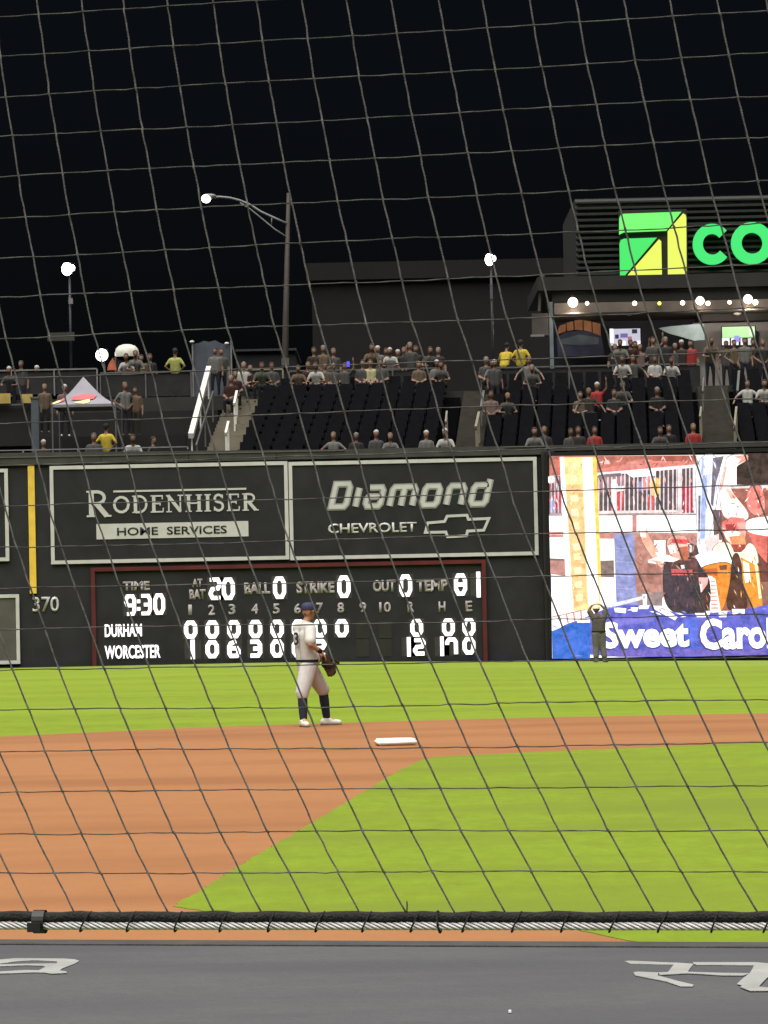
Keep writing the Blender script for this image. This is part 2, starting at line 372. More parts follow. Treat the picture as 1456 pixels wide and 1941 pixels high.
# squared italic letters of the second sign: a shade layer and a white layer
SQ = {'D': (1.0, [(1, [(0, 0), (.85, 0), (1, .15), (1, .85), (.85, 1), (0, 1)])]),
      'i': (.0, [(0, [(0, 0), (0, .82)])]),
      'a': (1.0, [(0, chamfer([(.05, .82), (1, .82), (1, 0), (0, 0), (0, .42), (.97, .42)], .13))]),
      'm': (1.55, [(0, chamfer([(0, 0), (0, .82), (1.55, .82), (1.55, 0)], .13)), (0, [(.78, .80), (.78, 0)])]),
      'o': (1.0, [(1, chamfer([(0, 0), (1, 0), (1, .82), (0, .82)], .14, True))]),
      'n': (1.0, [(0, chamfer([(0, 0), (0, .82), (1, .82), (1, 0)], .13))]),
      'd': (1.0, [(0, chamfer([(1, 1.08), (1, 0), (0, 0), (0, .82), (.97, .82)], .14))])}
def square_word(word, px0, px1, pyt, pyb, Y, parent):
    tot = sum(SQ[c][0] for c in word) * .78 + .52 * (len(word) - 1); c0 = at((px0 + px1) / 2, pyb, Y); H = (pyb - pyt) * mpp(Y)
    sh = .25; W = (px1 - px0) * mpp(Y) - sh * H - .26 * H; k = W / tot; x = c0.x - (px1 - px0) * mpp(Y) / 2 + .13 * H
    for c in word:
        for lay, (m, w) in enumerate(((M_signgrey, .40), (M_signwhite, .23))):
            b = MB()
            for i, (cl, pts) in enumerate(SQ[c][1]):
                b.stroke([(p_[0] * .78 * k + p_[1] * H * sh, p_[1] * H) for p_ in pts], w * H * .75, bool(cl),
                         lambda u, v, d, i=i: Vector((x + u, Y - .012 - lay * .014 - .001 * i + d, c0.z + v)), .011, m)
            (b.build('letter', parent) if lay == 0 else b.build('letter_face', parent))
        x += (SQ[c][0] * .78 + .52) * k
square_word('Diamond', 622, 936, 915, 958, YS, s2)
text_mesh('lettering', 'CHEVROLET', 622, 991, 790, 1010, YS, M_signwhite, s2, .02, .02)
bow = [(811, 990), (843, 988), (848, 978), (886, 977), (888, 985), (927, 984), (917, 1006), (886, 1007), (884, 1016), (848, 1017), (845, 1008), (806, 1008)]
c0 = at(866, 997, YS); b = MB()
b.stroke([((x - 866) * mpp(YS), -(y - 997) * mpp(YS) - (x - 866) * mpp(YS) * .021 * 0) for x, y in bow], .085, True, lambda u, v, d: Vector((c0.x + u, YS - .02 + d, c0.z + v)), .019, M_signwhite)
b.build('bowtie_emblem', s2)

# ------------------------------------------------------------------ the scoreboard
sb = thing('scoreboard', 'black scoreboard with red frame and glowing white digits at foot of the wall', 'scoreboard', (at(548, 1255, YW).x, YW - .1, 0))
xl = xat(176, 1170); xr = xat(921, 1160); zt = zat(548, 1072)
YB = YW - .12
g = MB(); g.box(xl, xr, YB, YW - .003, -1.2, zt, M_board); g.build('panel', sb)
for (xa, xb, za, zb) in ((xl - .02, xl + .11, -1.2, zt - .06), (xr - .11, xr + .02, -1.2, zt - .06), (xl - .02, xr + .02, zt - .06, zt + .06)):
    g = MB(); g.box(xa, xb, YB - .09, YB - .002, za, zb, M_red); g.build('frame', sb)
DG = {'0': [(1, chamfer([(0, 0), (1, 0), (1, 1), (0, 1)], .25, True))],
      '1': [(0, [(.5, -.2), (.5, 1.2)])],
      '2': [(0, chamfer([(-.06, 1), (1, 1), (1, .52), (0, .48), (0, 0), (1.06, 0)], .2))],
      '3': [(0, chamfer([(-.06, 1), (1, 1), (1, 0), (-.06, 0)], .22)), (0, [(.25, .5), (.95, .5)])],
      '6': [(0, chamfer([(.75, 1.05), (0, .85), (0, 0), (1, 0), (1, .55), (.05, .55)], .18))],
      '7': [(0, chamfer([(0, .62), (0, 1), (1, 1), (1, -.08)], .2))],
      '8': [(1, chamfer([(0, 0), (1, 0), (1, 1), (0, 1)], .25, True)), (0, [(.05, .5), (.95, .5)])],
      '9': [(0, chamfer([(.98, .48), (0, .48), (0, 1), (1, 1), (1, 0), (.1, 0)], .18))]}
DONE = set(); M_halo = mat('digit halo plate', (.027, .0255, .0245), .6, .25, 6)
def digit(ch, cx, cy, w, h, wf=.30):
    """one lamp digit: cell w x h photo pixels, centre cx, cy"""
    Y = YB - .004; c0 = at(cx, cy, Y); W = w * mpp(Y); H = h * mpp(Y); t = wf * W; b = MB()
    for i, (cl, pts) in enumerate(DG[ch]):
        b.stroke([((p_[0] - .5) * (W - t), (p_[1] - .5) * (H - t)) for p_ in pts], t, bool(cl), lambda u, v, d, i=i: Vector((c0.x + u, Y - .05 - .002 * i + d, c0.z + v)), .05, M_bulb)
    if (cx, cy) not in DONE:
        DONE.add((cx, cy)); k_ = MB(); k_.box(c0.x - W * .62, c0.x + W * .62, YB - .0035, YB - .0005, c0.z - H * .5 - .02, c0.z + H * .5 + .02, M_halo); k_.build('digit_halo_plate', sb)  # lighter plate painted in for the glow around the digit
    return b.build('digit', sb)
for ch, x, y in (('2', 408, 1116), ('0', 433, 1116), ('0', 530, 1114), ('0', 652, 1112), ('0', 769, 1110), ('8', 873, 1108), ('1', 907, 1108)):
    digit(ch, x, y, 24.5, 42)
for ch, x, y in (('9', 247, 1147), ('3', 277, 1146), ('0', 302, 1145)): digit(ch, x, y, 22, 40)
c0 = at(263, 1147, YB)
for dz in (-.12, .12): g = MB(); g.box(c0.x - .05, c0.x + .05, YB - .054, YB - .004, c0.z + dz - .055, c0.z + dz + .055, M_bulb); g.build('colon_dot', sb)
INN = [361.5, 402.5, 443.5, 484.5, 525.5, 566, 606.5, 648]
for i, x in enumerate(INN): digit('0', x, 1193.5 - .010 * (x - 361), 25, 34, .31)
for i, (ch, x) in enumerate(zip('10630', INN)): digit(ch, x + (4 if ch == '1' else 0), 1231 - .012 * (x - 361), 25, 34, .31)
digit('0', INN[5], 1229, 25, 34, .31); digit('2', INN[6], 1228.5, 25, 34, .31)
for ch, x, y in (('0', 790, 1190), ('0', 850, 1189), ('0', 889, 1188.5), ('1', 775, 1226), ('2', 795, 1226), ('1', 838, 1225), ('7', 856, 1225), ('0', 889, 1224)):
    digit(ch, x, y, 24 if ch != '1' else 22, 33, .31)
text_mesh('lamp_lettering', 'DURHAM', 199, 1183, 269, 1207, YB - .004, M_bulb, sb, .05, .018)
text_mesh('lamp_lettering', 'WORCESTER', 199, 1223, 304, 1248, YB - .004, M_bulb, sb, .05, .016)
for t_, x0, y0, x1, y1 in (('TIME', 233, 1102, 284, 1119), ('AT', 364, 1097, 384, 1113), ('BAT', 359, 1117, 390, 1136), ('BALL', 463, 1104, 512, 1126), ('STRIKE', 562, 1102, 634, 1125), ('OUT', 707, 1099, 750, 1122), ('TEMP', 789, 1098, 849, 1121)):
    text_mesh('lettering', t_, x0, y0, x1, y1, YB - .003, M_scorewhite, sb, .012, .045)
for t_, x, y in (('1', 361, 1156), ('2', 401, 1156), ('3', 440, 1155), ('4', 483, 1154.5), ('5', 524, 1154), ('6', 564, 1153.5), ('7', 606, 1152.5), ('8', 646, 1152), ('9', 688, 1151.5), ('10', 730, 1151), ('R', 779, 1150.5), ('H', 838, 1150), ('E', 889, 1149)):
    w = 6.5 if len(t_) == 1 else 11
    text_mesh('inning_mark', t_, x - (4 if t_ == '1' else w), y - 10, x + (3 if t_ == '1' else w), y + 10, YB - .003, M_scorewhite, sb, .015, .03)
M_slot = mat('score slot', (.016, .0155, .0145), .5, .2, 3)
for x in (688, 730):
    for y in (1193, 1228):
        c0 = at(x, y, YB); g = MB(); g.box(c0.x - .21, c0.x + .21, YB - .012, YB - .001, c0.z - .28, c0.z + .28, M_slot); g.build('blank_slot', sb)

# ------------------------------------------------------------------ the video board
YV = 104.2
vb = thing('video_board', 'bright video screen at the wall showing cheering fans above the words Sweet Caroline', 'video screen', (12, YV + .2, -.4))
x0 = xat(1043.5, 1050, YV); x1 = x0 + 17.5; zt = zat(1250, 859.5, YV); zb = zat(1250, 1246, YV)
g = MB(); g.box(x0 - .02, x1, YV + .35, YV + .62, zb - .6, zt + .12, M_black); g.build('housing', vb)
g = MB(); g.box(x0 - .12, x0 - .021, YV + .30, YV + .62, zb - .6, zt + .12, M_black); g.box(x0 - .02, x1, YV + .30, YV + .349, zt + .001, zt + .12, M_black); g.build('bezel', vb)
SCR = []
def S(rgb, *pts, p=1.0): SCR.append((rgb, pts, p))
W_ = (255, 252, 250)
S(W_, (75, 78), (2400, 60), (2400, 1365), (75, 1365), p=1.5)
S((168, 98, 84), (75, 80), (1010, 74), (1010, 142), (370, 195), (75, 205))
S((205, 120, 110), (380, 165), (700, 100), (1000, 118), (1000, 140), (370, 190))
S((150, 76, 62), (730, 78), (985, 76), (985, 112), (730, 110)); S((225, 165, 150), (408, 108), (450, 105), (465, 128), (420, 130))
S((196, 120, 112), (560, 120), (690, 92), (730, 140), (580, 165))
S((120, 80, 84), (75, 208), (165, 203), (165, 445), (75, 445)); S((205, 40, 70), (100, 320), (150, 305), (160, 400), (110, 420)); S((140, 150, 200), (78, 350), (100, 350), (110, 440), (80, 440))
S((250, 240, 240), (66, 210), (100, 205), (108, 240), (80, 255), (66, 245), p=1.4)
S((72, 62, 66), (370, 195), (1000, 140), (1000, 440), (380, 447))
S((150, 110, 120), (385, 210), (560, 200), (560, 300), (385, 310)); S((120, 120, 160), (625, 240), (665, 240), (665, 300), (628, 300)); S((205, 130, 140), (668, 215), (720, 210), (720, 292), (668, 296))
S((240, 190, 80), (705, 235), (745, 215), (782, 225), (772, 310), (755, 345), (720, 330)); S((200, 60, 70), (505, 305), (548, 305), (540, 425), (505, 425)); S((200, 75, 70), (702, 330), (742, 330), (735, 432), (706, 432))
S((185, 22, 58), (918, 268), (1000, 262), (1000, 425), (925, 442)); S((60, 50, 56), (575, 240), (620, 235), (620, 330), (585, 330))
for i in range(23):
    x = 385 + i * 27.5 + (i % 3) * 1.5; yt = 197 - (x - 370) * .075
    S((208, 200, 205), (x, yt), (x + 8, yt - 1), (x + 7, 441), (x - 1, 441))
for i in range(4): S((190, 185, 192), (82 + i * 22, 212), (90 + i * 22, 212), (92 + i * 22, 440), (84 + i * 22, 440))
S((228, 222, 226), (368, 186), (1002, 132), (1002, 152), (368, 206)); S((110, 100, 105), (384, 198), (530, 186), (530, 206), (384, 216)); S(W_, (548, 178), (752, 168), (745, 205), (600, 214), p=1.5)
S((215, 205, 208), (890, 140), (908, 140), (908, 440), (890, 440)); S((225, 215, 218), (985, 136), (1003, 135), (1003, 420), (985, 424))
S((240, 236, 236), (470, 230), (496, 225), (500, 420), (478, 430), p=1.2); S((235, 230, 230), (500, 270), (548, 268), (545, 300), (505, 305), p=1.2)
S((214, 200, 200), (380, 428), (925, 420), (925, 436), (380, 447)); S((150, 130, 132), (66, 447), (1005, 443), (1005, 455), (66, 459))
S(W_, (66, 459), (1012, 456), (1012, 560), (66, 560), p=1.5)
S((176, 122, 116), (601, 456), (629, 456), (629, 562), (601, 562))
# lower facade
S((190, 122, 112), (72, 560), (176, 560), (176, 594), (72, 594)); S((222, 170, 160), (72, 572), (172, 572), (172, 580), (72, 580)); S(W_, (72, 595), (182, 595), (182, 734), (72, 730), p=1.5)
S((172, 122, 116), (72, 735), (186, 738), (186, 842), (72, 828)); S((110, 90, 88), (72, 728), (180, 732), (180, 744), (72, 742))
S((180, 128, 118), (385, 566), (1012, 566), (1012, 610), (385, 604)); S(W_, (388, 606), (482, 606), (482, 742), (388, 742), p=1.5)
S((112, 98, 94), (388, 744), (484, 740), (486, 850), (392, 846)); S(W_, (395, 862), (496, 860), (502, 1012), (398, 1020), p=1.5)
S((126, 136, 186), (484, 572), (612, 572), (632, 1024), (500, 1034))
for y in (660, 745, 835, 915): S((150, 160, 205), (492 + (y - 572) * .02, y), (598 + (y - 572) * .03, y + 6), (600 + (y - 572) * .03, y + 12), (494 + (y - 572) * .02, y + 6))
S((168, 118, 106), (612, 572), (1012, 590), (1012, 720), (790, 985), (628, 990)); S((150, 102, 92), (640, 760), (780, 770), (785, 900), (640, 880))
S((132, 118, 118), (626, 950), (792, 940), (792, 1030), (632, 1030)); S(W_, (738, 614), (812, 614), (812, 724), (740, 680), p=1.4); S((245, 235, 235), (700, 742), (770, 752), (768, 768), (702, 756), p=1.2)
# yellow column on the left
S((246, 208, 138), (165, 88), (372, 84), (398, 1050), (225, 1062)); S((226, 184, 128), (178, 258), (284, 258), (314, 1020), (232, 1042)); S((246, 214, 150), (172, 110), (282, 108), (282, 176), (176, 178))
for y in (205, 330, 420, 505, 640, 700, 790, 880, 960): S((250, 226, 170), (200 + (y - 205) * .05, y), (246 + (y - 205) * .05, y - 8), (252 + (y - 205) * .05, y + 34), (208 + (y - 205) * .05, y + 40))
S(W_, (284, 90), (346, 88), (388, 1000), (322, 1032), p=1.6); S((250, 196, 84), (347, 88), (374, 86), (402, 850), (384, 850)); S(W_, (140, 86), (166, 86), (226, 1062), (188, 1064), p=1.6); S((214, 96, 78), (128, 86), (140, 86), (146, 190), (132, 190))
# column and railings in the middle
S((226, 230, 246), (1000, 76), (1172, 70), (1132, 400), (1082, 645), (1014, 645), (1008, 400)); S((92, 92, 104), (1112, 92), (1182, 78), (1132, 250), (1112, 402), (1098, 380)); S((150, 170, 216), (1046, 200), (1076, 200), (1060, 604), (1030, 604))
S((96, 96, 112), (1020, 330), (1034, 330), (1030, 560), (1018, 560)); S((160, 178, 220), (1040, 90), (1056, 90), (1052, 200), (1042, 200)); S((90, 66, 66), (1112, 420), (1168, 420), (1168, 612), (1118, 612)); S((238, 194, 194), (1060, 604), (1150, 572), (1152, 682), (1060, 702)); S(W_, (1012, 640), (1066, 640), (1062, 720), (1012, 720), p=1.4)
# dark background at the right
S((30, 18, 15), (1330, 62), (2400, 50), (2400, 262), (1262, 262), (1262, 150)); S((142, 84, 70), (1168, 268), (2400, 250), (2400, 1062), (1168, 1062)); S((96, 44, 36), (1300, 700), (2400, 690), (2400, 1062), (1390, 1062))
S((205, 198, 200), (1200, 264), (2400, 248), (2400, 268), (1200, 286)); S((228, 126, 116), (1330, 292), (1398, 246), (1442, 330), (1442, 442), (1380, 462), (1320, 402)); S((200, 84, 80), (1392, 290), (1410, 300), (1420, 400), (1396, 420)); S((205, 100, 90), (1330, 560), (1456, 590), (1456, 760), (1392, 690))
S(W_, (1316, 482), (1456, 460), (1800, 450), (1800, 625), (1456, 590), (1312, 560), p=1.5); S((120, 84, 70), (1400, 880), (1800, 860), (1800, 1062), (1425, 1062))
# raised arm
S((255, 236, 230), (1196, 76), (1332, 70), (1336, 102), (1270, 140), (1236, 152), (1214, 280), (1262, 342), (1342, 442), (1330, 492), (1200, 482), (1168, 442), (1150, 300), (1190, 150), p=1.25)
S((238, 152, 136), (1240, 82), (1332, 71), (1336, 104), (1262, 134), (1290, 100)); S((240, 168, 150), (1192, 292), (1206, 282), (1262, 342), (1228, 352)); S((238, 160, 142), (1190, 150), (1200, 150), (1170, 290), (1156, 300))
# person in the orange jersey
S((255, 226, 214), (1172, 546), (1302, 560), (1292, 642), (1250, 662), (1196, 604), p=1.1); S((216, 112, 106), (1168, 500), (1230, 465), (1312, 475), (1322, 542), (1168, 562)); S((168, 36, 48), (1190, 512), (1262, 512), (1250, 552), (1196, 546)); S((236, 150, 140), (1262, 500), (1322, 500), (1318, 590), (1286, 600)); S(W_, (1212, 562), (1290, 566), (1270, 584), (1222, 580), p=1.3)
S((232, 142, 92), (1214, 592), (1312, 580), (1322, 652), (1240, 664)); S((255, 246, 206), (1108, 642), (1214, 620), (1242, 682), (1302, 692), (1340, 620), (1392, 672), (1402, 800), (1108, 776), p=1.05); S((150, 60, 50), (1226, 640), (1324, 640), (1292, 690), (1244, 690))
S(W_, (1000, 712), (1112, 680), (1222, 722), (1214, 772), (1022, 776), p=1.5); S((236, 142, 36), (1032, 780), (1232, 742), (1226, 850), (1180, 1062), (1124, 1062), (1142, 850), (1042, 832)); S((200, 96, 22), (1040, 800), (1140, 790), (1142, 838), (1060, 836)); S((72, 36, 20), (1232, 700), (1286, 700), (1302, 900), (1342, 1062), (1184, 1062), (1228, 880))
S((240, 152, 40), (1290, 722), (1402, 780), (1428, 1034), (1362, 1062), (1302, 880)); S((255, 250, 220), (1300, 742), (1340, 762), (1352, 880), (1316, 884), p=1.2); S((255, 244, 190), (1376, 760), (1394, 770), (1420, 980), (1404, 985)); S((120, 60, 30), (1150, 775), (1200, 770), (1200, 800), (1155, 804)); S((252, 246, 240), (1096, 856), (1126, 856), (1162, 1072), (1100, 1072), p=1.2)
for k in range(8): S((224, 130, 120), (1098, 872 + k * 24), (1124 + k * 3, 872 + k * 24), (1124 + k * 3, 880 + k * 24), (1098, 880 + k * 24))
# person in the dark shirt
S((40, 38, 56), (800, 730), (900, 740), (1000, 720), (1036, 800), (1092, 860), (1092, 1072), (930, 1092), (830, 1052), (796, 950)); S((76, 44, 44), (828, 738), (1010, 730), (1022, 850), (850, 832)); S((34, 24, 28), (1020, 830), (1092, 870), (1092, 1062), (1010, 1062)); S((198, 84, 84), (846, 796), (980, 800), (986, 836), (850, 836)); S((240, 230, 230), (905, 772), (928, 770), (934, 792), (912, 796)); S((20, 18, 22), (890, 760), (905, 760), (908, 800), (894, 800))
S((242, 170, 146), (636, 530), (690, 530), (710, 600), (760, 680), (802, 742), (790, 802), (740, 742), (660, 622)); S((255, 228, 218), (640, 520), (682, 525), (690, 600), (652, 592), p=1.2); S((255, 236, 228), (744, 690), (770, 690), (802, 740), (795, 770), p=1.1)
S((244, 178, 162), (814, 612), (870, 580), (940, 590), (962, 640), (942, 722), (900, 742), (832, 702)); S((255, 230, 220), (822, 650), (868, 640), (880, 690), (842, 700), p=1.15); S((204, 62, 68), (848, 604), (958, 610), (952, 642), (850, 630)); S((236, 150, 140), (840, 590), (930, 585), (950, 606), (850, 606)); S((52, 42, 44), (950, 622), (1012, 650), (1024, 702), (962, 722)); S((172, 88, 58), (890, 660), (952, 650), (954, 742), (908, 742)); S((214, 208, 206), (962, 640), (980, 650), (975, 690), (962, 690)); S((255, 236, 226), (700, 740), (800, 700), (900, 735), (860, 752), p=1.1)
S((238, 170, 166), (1020, 850), (1082, 850), (1076, 892), (1040, 942), (1024, 892)); S((255, 225, 220), (1028, 890), (1042, 890), (1042, 940), (1034, 945), p=1.1)
# lettered band
S((72, 84, 182), (78, 1184), (330, 1092), (480, 1024), (740, 1022), (880, 1082), (1100, 1076), (1330, 1052), (1500, 1010), (2400, 1000), (2400, 1365), (78, 1365))
S((0, 102, 208), (78, 1190), (190, 1150), (332, 1112), (332, 1365), (78, 1365)); S((60, 96, 200), (935, 1110), (1010, 1110), (1010, 1365), (935, 1365)); S((100, 104, 190), (480, 1120), (720, 1080), (740, 1130), (500, 1160)); S((94, 88, 176), (420, 1306), (1456, 1306), (1456, 1352), (420, 1352))
for q in (((245, 1110), (332, 1105), (332, 1136), (250, 1136)), ((482, 1040), (562, 1046), (556, 1076), (490, 1070)), ((590, 1040), (636, 1040), (630, 1066), (596, 1066)), ((720, 1026), (800, 1040), (886, 1102), (870, 1122), (740, 1052)), ((996, 1076), (1092, 1076), (1080, 1102), (1010, 1102)), ((1146, 1070), (1202, 1066), (1196, 1102), (1150, 1102)), ((1230, 1050), (1312, 1050), (1312, 1086), (1236, 1082)), ((640, 1028), (710, 1026), (700, 1050), (640, 1050))):
    S(W_, *q, p=1.4)
S((208, 212, 226), (392, 1036), (682, 962), (688, 984), (402, 1056)); S((226, 230, 240), (662, 955), (692, 955), (692, 1026), (668, 1030)); S((170, 150, 150), (90, 1096), (300, 1050), (302, 1058), (92, 1106))
for k in range(4): S((214, 120, 112), (130 + k * 46, 1090 - k * 10), (140 + k * 46, 1088 - k * 10), (156 + k * 42, 1150 - k * 10), (146 + k * 42, 1152 - k * 10))
def picture(rgb, pw):
    """screen colour with the uneven brightness of a video picture"""
    nm = 'screen %d %d %d %.2f' % (*rgb, pw); new = nm not in MATS; m = glow(nm, rgb, pw)
    if new and pw <= 1.45:
        nt = m.node_tree; n = nt.nodes; b = n['Principled BSDF']; tc = n.new('ShaderNodeTexCoord'); nz = n.new('ShaderNodeTexNoise'); nz.inputs['Scale'].default_value = 4.2; nz.inputs['Detail'].default_value = 6; nz.inputs['Roughness'].default_value = .7
        mx = n.new('ShaderNodeMix'); mx.data_type = 'RGBA'; rm = n.new('ShaderNodeMapRange'); rm.inputs['From Min'].default_value = .34; rm.inputs['From Max'].default_value = .68
        c = lin(rgb); mx.inputs[6].default_value = (*[v * .74 for v in c], 1); mx.inputs[7].default_value = (*[min(1.6, v * 1.35 + q_) for v, q_ in zip(c, (.10, .05, .05))], 1)
        nt.links.new(tc.outputs['Object'], nz.inputs['Vector']); nt.links.new(nz.outputs['Fac'], rm.inputs['Value']); nt.links.new(rm.outputs[0], mx.inputs[0]); nt.links.new(mx.outputs[2], b.inputs['Emission Color'])
    return m
scr = MB()
SC2 = []
for rgb, pts, pw in SCR:
    if len(pts) >= 6 and rgb[2] != 30 and max(x for x, y in pts) - min(x for x, y in pts) < 420:      # a darker contour behind each figure shape
        cx = sum(p[0] for p in pts) / len(pts); cy = sum(p[1] for p in pts) / len(pts)
        big = [(x + 6.5 * (x - cx) / max(1, math.hypot(x - cx, y - cy)), y + 6.5 * (y - cy) / max(1, math.hypot(x - cx, y - cy))) for x, y in pts]
        SC2.append((tuple(int(v * .50 + 14) for v in rgb), big, .9))
    SC2.append((rgb, pts, pw))
rs = random.Random(9)
def flecks(n, x0_, y0_, x1_, y1_, cols, L, wd, ang=None, p=1.0):
    for _ in range(n):
        x, y = rs.uniform(x0_, x1_), rs.uniform(y0_, y1_); a = rs.uniform(0, 3.14) if ang is None else ang + rs.uniform(-.3, .3); l = L * rs.uniform(.4, 1.2); w = wd * rs.uniform(.5, 1.1)
        dx, dy = math.cos(a) * l, math.sin(a) * l; ex, ey = -math.sin(a) * w, math.cos(a) * w
        SC2.append((rs.choice(cols), [(x - dx, y - dy), (x + ex * .8, y + ey * .8), (x + dx, y + dy), (x - ex, y - ey)], p))
flecks(46, 385, 215, 990, 430, [(250, 235, 236), (205, 70, 80), (60, 50, 60), (235, 150, 140), (150, 160, 205)], 26, 5, 1.5)
flecks(22, 400, 90, 990, 135, [(235, 170, 160), (120, 60, 52), (250, 220, 215)], 26, 5)
flecks(18, 72, 215, 160, 430, [(250, 235, 236), (205, 40, 60), (90, 70, 80)], 22, 4, 1.5)
flecks(40, 182, 120, 300, 1010, [(250, 226, 176), (206, 160, 104), (255, 244, 215)], 16, 6)
flecks(34, 1010, 90, 1150, 690, [(255, 250, 252), (84, 86, 110), (140, 160, 215), (190, 196, 214)], 38, 5, 1.5)
flecks(30, 1180, 280, 1456, 460, [(255, 225, 220), (225, 110, 100), (110, 50, 44), (255, 250, 248)], 22, 5)
flecks(24, 1170, 480, 1330, 660, [(255, 235, 228), (206, 80, 80), (120, 50, 44), (240, 160, 130)], 14, 4)
flecks(22, 1040, 690, 1420, 1040, [(255, 200, 110), (190, 96, 26), (255, 248, 226), (96, 46, 20)], 24, 4, 1.3)
flecks(22, 820, 600, 1010, 730, [(255, 226, 218), (110, 52, 46), (206, 70, 72), (60, 44, 46)], 14, 4)
flecks(16, 820, 740, 1070, 1050, [(58, 54, 74), (92, 56, 58), (28, 24, 34)], 30, 6, 1.4)
flecks(26, 390, 1030, 1456, 1100, [(255, 255, 255), (120, 130, 220), (40, 50, 130)], 24, 5, .1)
flecks(26, 90, 1150, 1456, 1355, [(96, 104, 200), (50, 62, 160), (120, 96, 190)], 40, 6, .2)
flecks(30, 630, 580, 1000, 1000, [(190, 140, 130), (140, 94, 86)], 26, 6)
SCR = SC2
kx = .29945
for i, (rgb, pts, pw) in enumerate(SCR):
    m = picture(rgb, pw * (1.25 if min(rgb) > 40 and pw < 1.2 else 1.0))
    q = []
    if len(pts) >= 6: pts = smooth_pts(pts, 2)
    for x, y in pts:
        v = at(1020 + kx * x, 840 + kx * y, YV); q.append((min(max(v.x, x0), x1), YV + .345 - 0.0009 * (i + 1), min(max(v.z, zb), zt)))
    scr.add(q, [tuple(range(len(q)))], m)
# trim the light sheet into the parts of the board
scr.build('screen_image', vb)
M_cap_edge = glow('screen letter edge', (84, 86, 150), .9); M_cap = glow('screen letter white', (255, 255, 252), 1.6)
for (t_, xa, ya, xb, yb) in (('Sweet', 1142, 1177, 1306, 1228), ('Caroline', 1327, 1171, 1538, 1230)):
    text_mesh('screen_lettering', t_, xa - 3, ya - 2, xb + 3, yb + 3, YV + .345 - .0009 * (len(SCR) + 6), M_cap_edge, vb, .004, .042)
    text_mesh('screen_lettering', t_, xa, ya, xb, yb, YV + .345 - .0009 * (len(SCR) + 14), M_cap, vb, .004, .040)

# ------------------------------------------------------------------ the seating bank above the wall
Y0, DY, Z0, DZ, NT = 106.0, .90, 6.06, .29, 11
def skew(Y): return .075 * (Y - Y0)                      # the aisles run slightly to the right as they climb
def xs(px, Y, py=800): return xat(px, py, Y0 + 1) + skew(Y)
bays = [('stair_a', 440, 846), ('b', 908, 1326), ('c', 1396, 1800)]
seatname = ['black tiered seating between the tan stairs and the brown stairs', 'black tiered seating between the two brown stairways above the video screen', 'black tiered seating at the right edge beyond the last brown stairway']
for bi, (_, pa, pb) in enumerate(bays):
    st = thing('seating_bank', seatname[bi], 'seating', (xs((pa + pb) / 2, Y0), Y0, 5.5), 'seating banks above the outfield wall')
    sg = MB()
    for k in range(NT):
        y0 = Y0 + k * DY; xa = xs(pa, y0); xb = xs(pb, y0)
        g = MB(); g.box(xa, xb, y0 + (.76 if k == 0 else 0), y0 + DY - .003, 5.0, Z0 + DZ * k, M_tier); g.build('tier', st)
        n = int((xb - xa - .1) / .54)
        for j in range(n):
            x = xa + .1 + j * .54; z = Z0 + DZ * k + .003
            dy = .0 if k else .4
            sg.box(x + .03, x + .49, y0 + .36 + dy * .6, y0 + .42 + dy * .6, z + .40, z + .46, M_seat)       # folded seat edge
            sg.hexa([(x + .03, y0 + .62 + dy * .3, z + .36), (x + .49, y0 + .62 + dy * .3, z + .36), (x + .49, y0 + .66 + dy * .3, z + .36), (x + .03, y0 + .66 + dy * .3, z + .36),
                     (x + .05, y0 + .74 + dy * .3, z + .84), (x + .47, y0 + .74 + dy * .3, z + .84), (x + .47, y0 + .78 + dy * .3, z + .84), (x + .05, y0 + .78 + dy * .3, z + .84)], M_seat)
            sg.hexa([(x + .05, y0 + .40, z + .41), (x + .47, y0 + .40, z + .41), (x + .47, y0 + .62, z + .39), (x + .05, y0 + .62, z + .39),
                     (x + .05, y0 + .40, z + .46), (x + .47, y0 + .40, z + .46), (x + .47, y0 + .62, z + .44), (x + .05, y0 + .62, z + .44)], M_seat)
    tag(sg.build('seat_rows', st), kind='stuff')
# stairways
def stairway(name, label, pa, pb, m, taper=0.0):
    st = thing(name, label, 'stairs', (xs((pa + pb) / 2, Y0), Y0, 5.5), 'stairways up through the seating')
    n = 22
    for k in range(n):
        y0 = Y0 + .76 + k * (NT * DY - .76) / n; y1 = Y0 + .76 + (k + 1) * (NT * DY - .76) / n
        g = MB(); g.box(xs(pa, y0) + .02, xs(pb, y0) - .02, y0, y1 - .003, 5.0, Z0 + DZ * NT * (k + .6) / n, m); g.build('step', st)
    return st
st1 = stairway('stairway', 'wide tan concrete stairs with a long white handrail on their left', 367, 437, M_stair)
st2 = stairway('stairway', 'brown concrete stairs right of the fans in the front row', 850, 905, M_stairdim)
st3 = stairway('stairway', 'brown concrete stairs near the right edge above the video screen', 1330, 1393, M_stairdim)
def sloped_rail(st, pxa, pya, Ya, pxb, pyb, Yb, w, m, name='handrail'):
    a = at(pxa, pya, Ya); b = at(pxb, pyb, Yb); g = MB(); g.bar(a, b, w, w, m)
    for t in (.04, .5, .96):
        p = a.lerp(b, t); g.bar(p - Vector((0, 0, 1.0)), p - Vector((0, 0, w / 2)), .05, .05, m)
    g.build(name, st)
sloped_rail(st1, 362, 826, 107.2, 396, 698, 115.6, .17, M_railwhite)
sloped_rail(st1, 372, 844, 107.0, 404, 742, 115.2, .05, M_rail, 'lower_rail')
sloped_rail(st1, 428, 822, 107.4, 433, 800, 109.0, .08, M_railwhite); sloped_rail(st1, 444, 766, 111.6, 449, 742, 113.4, .08, M_railwhite)
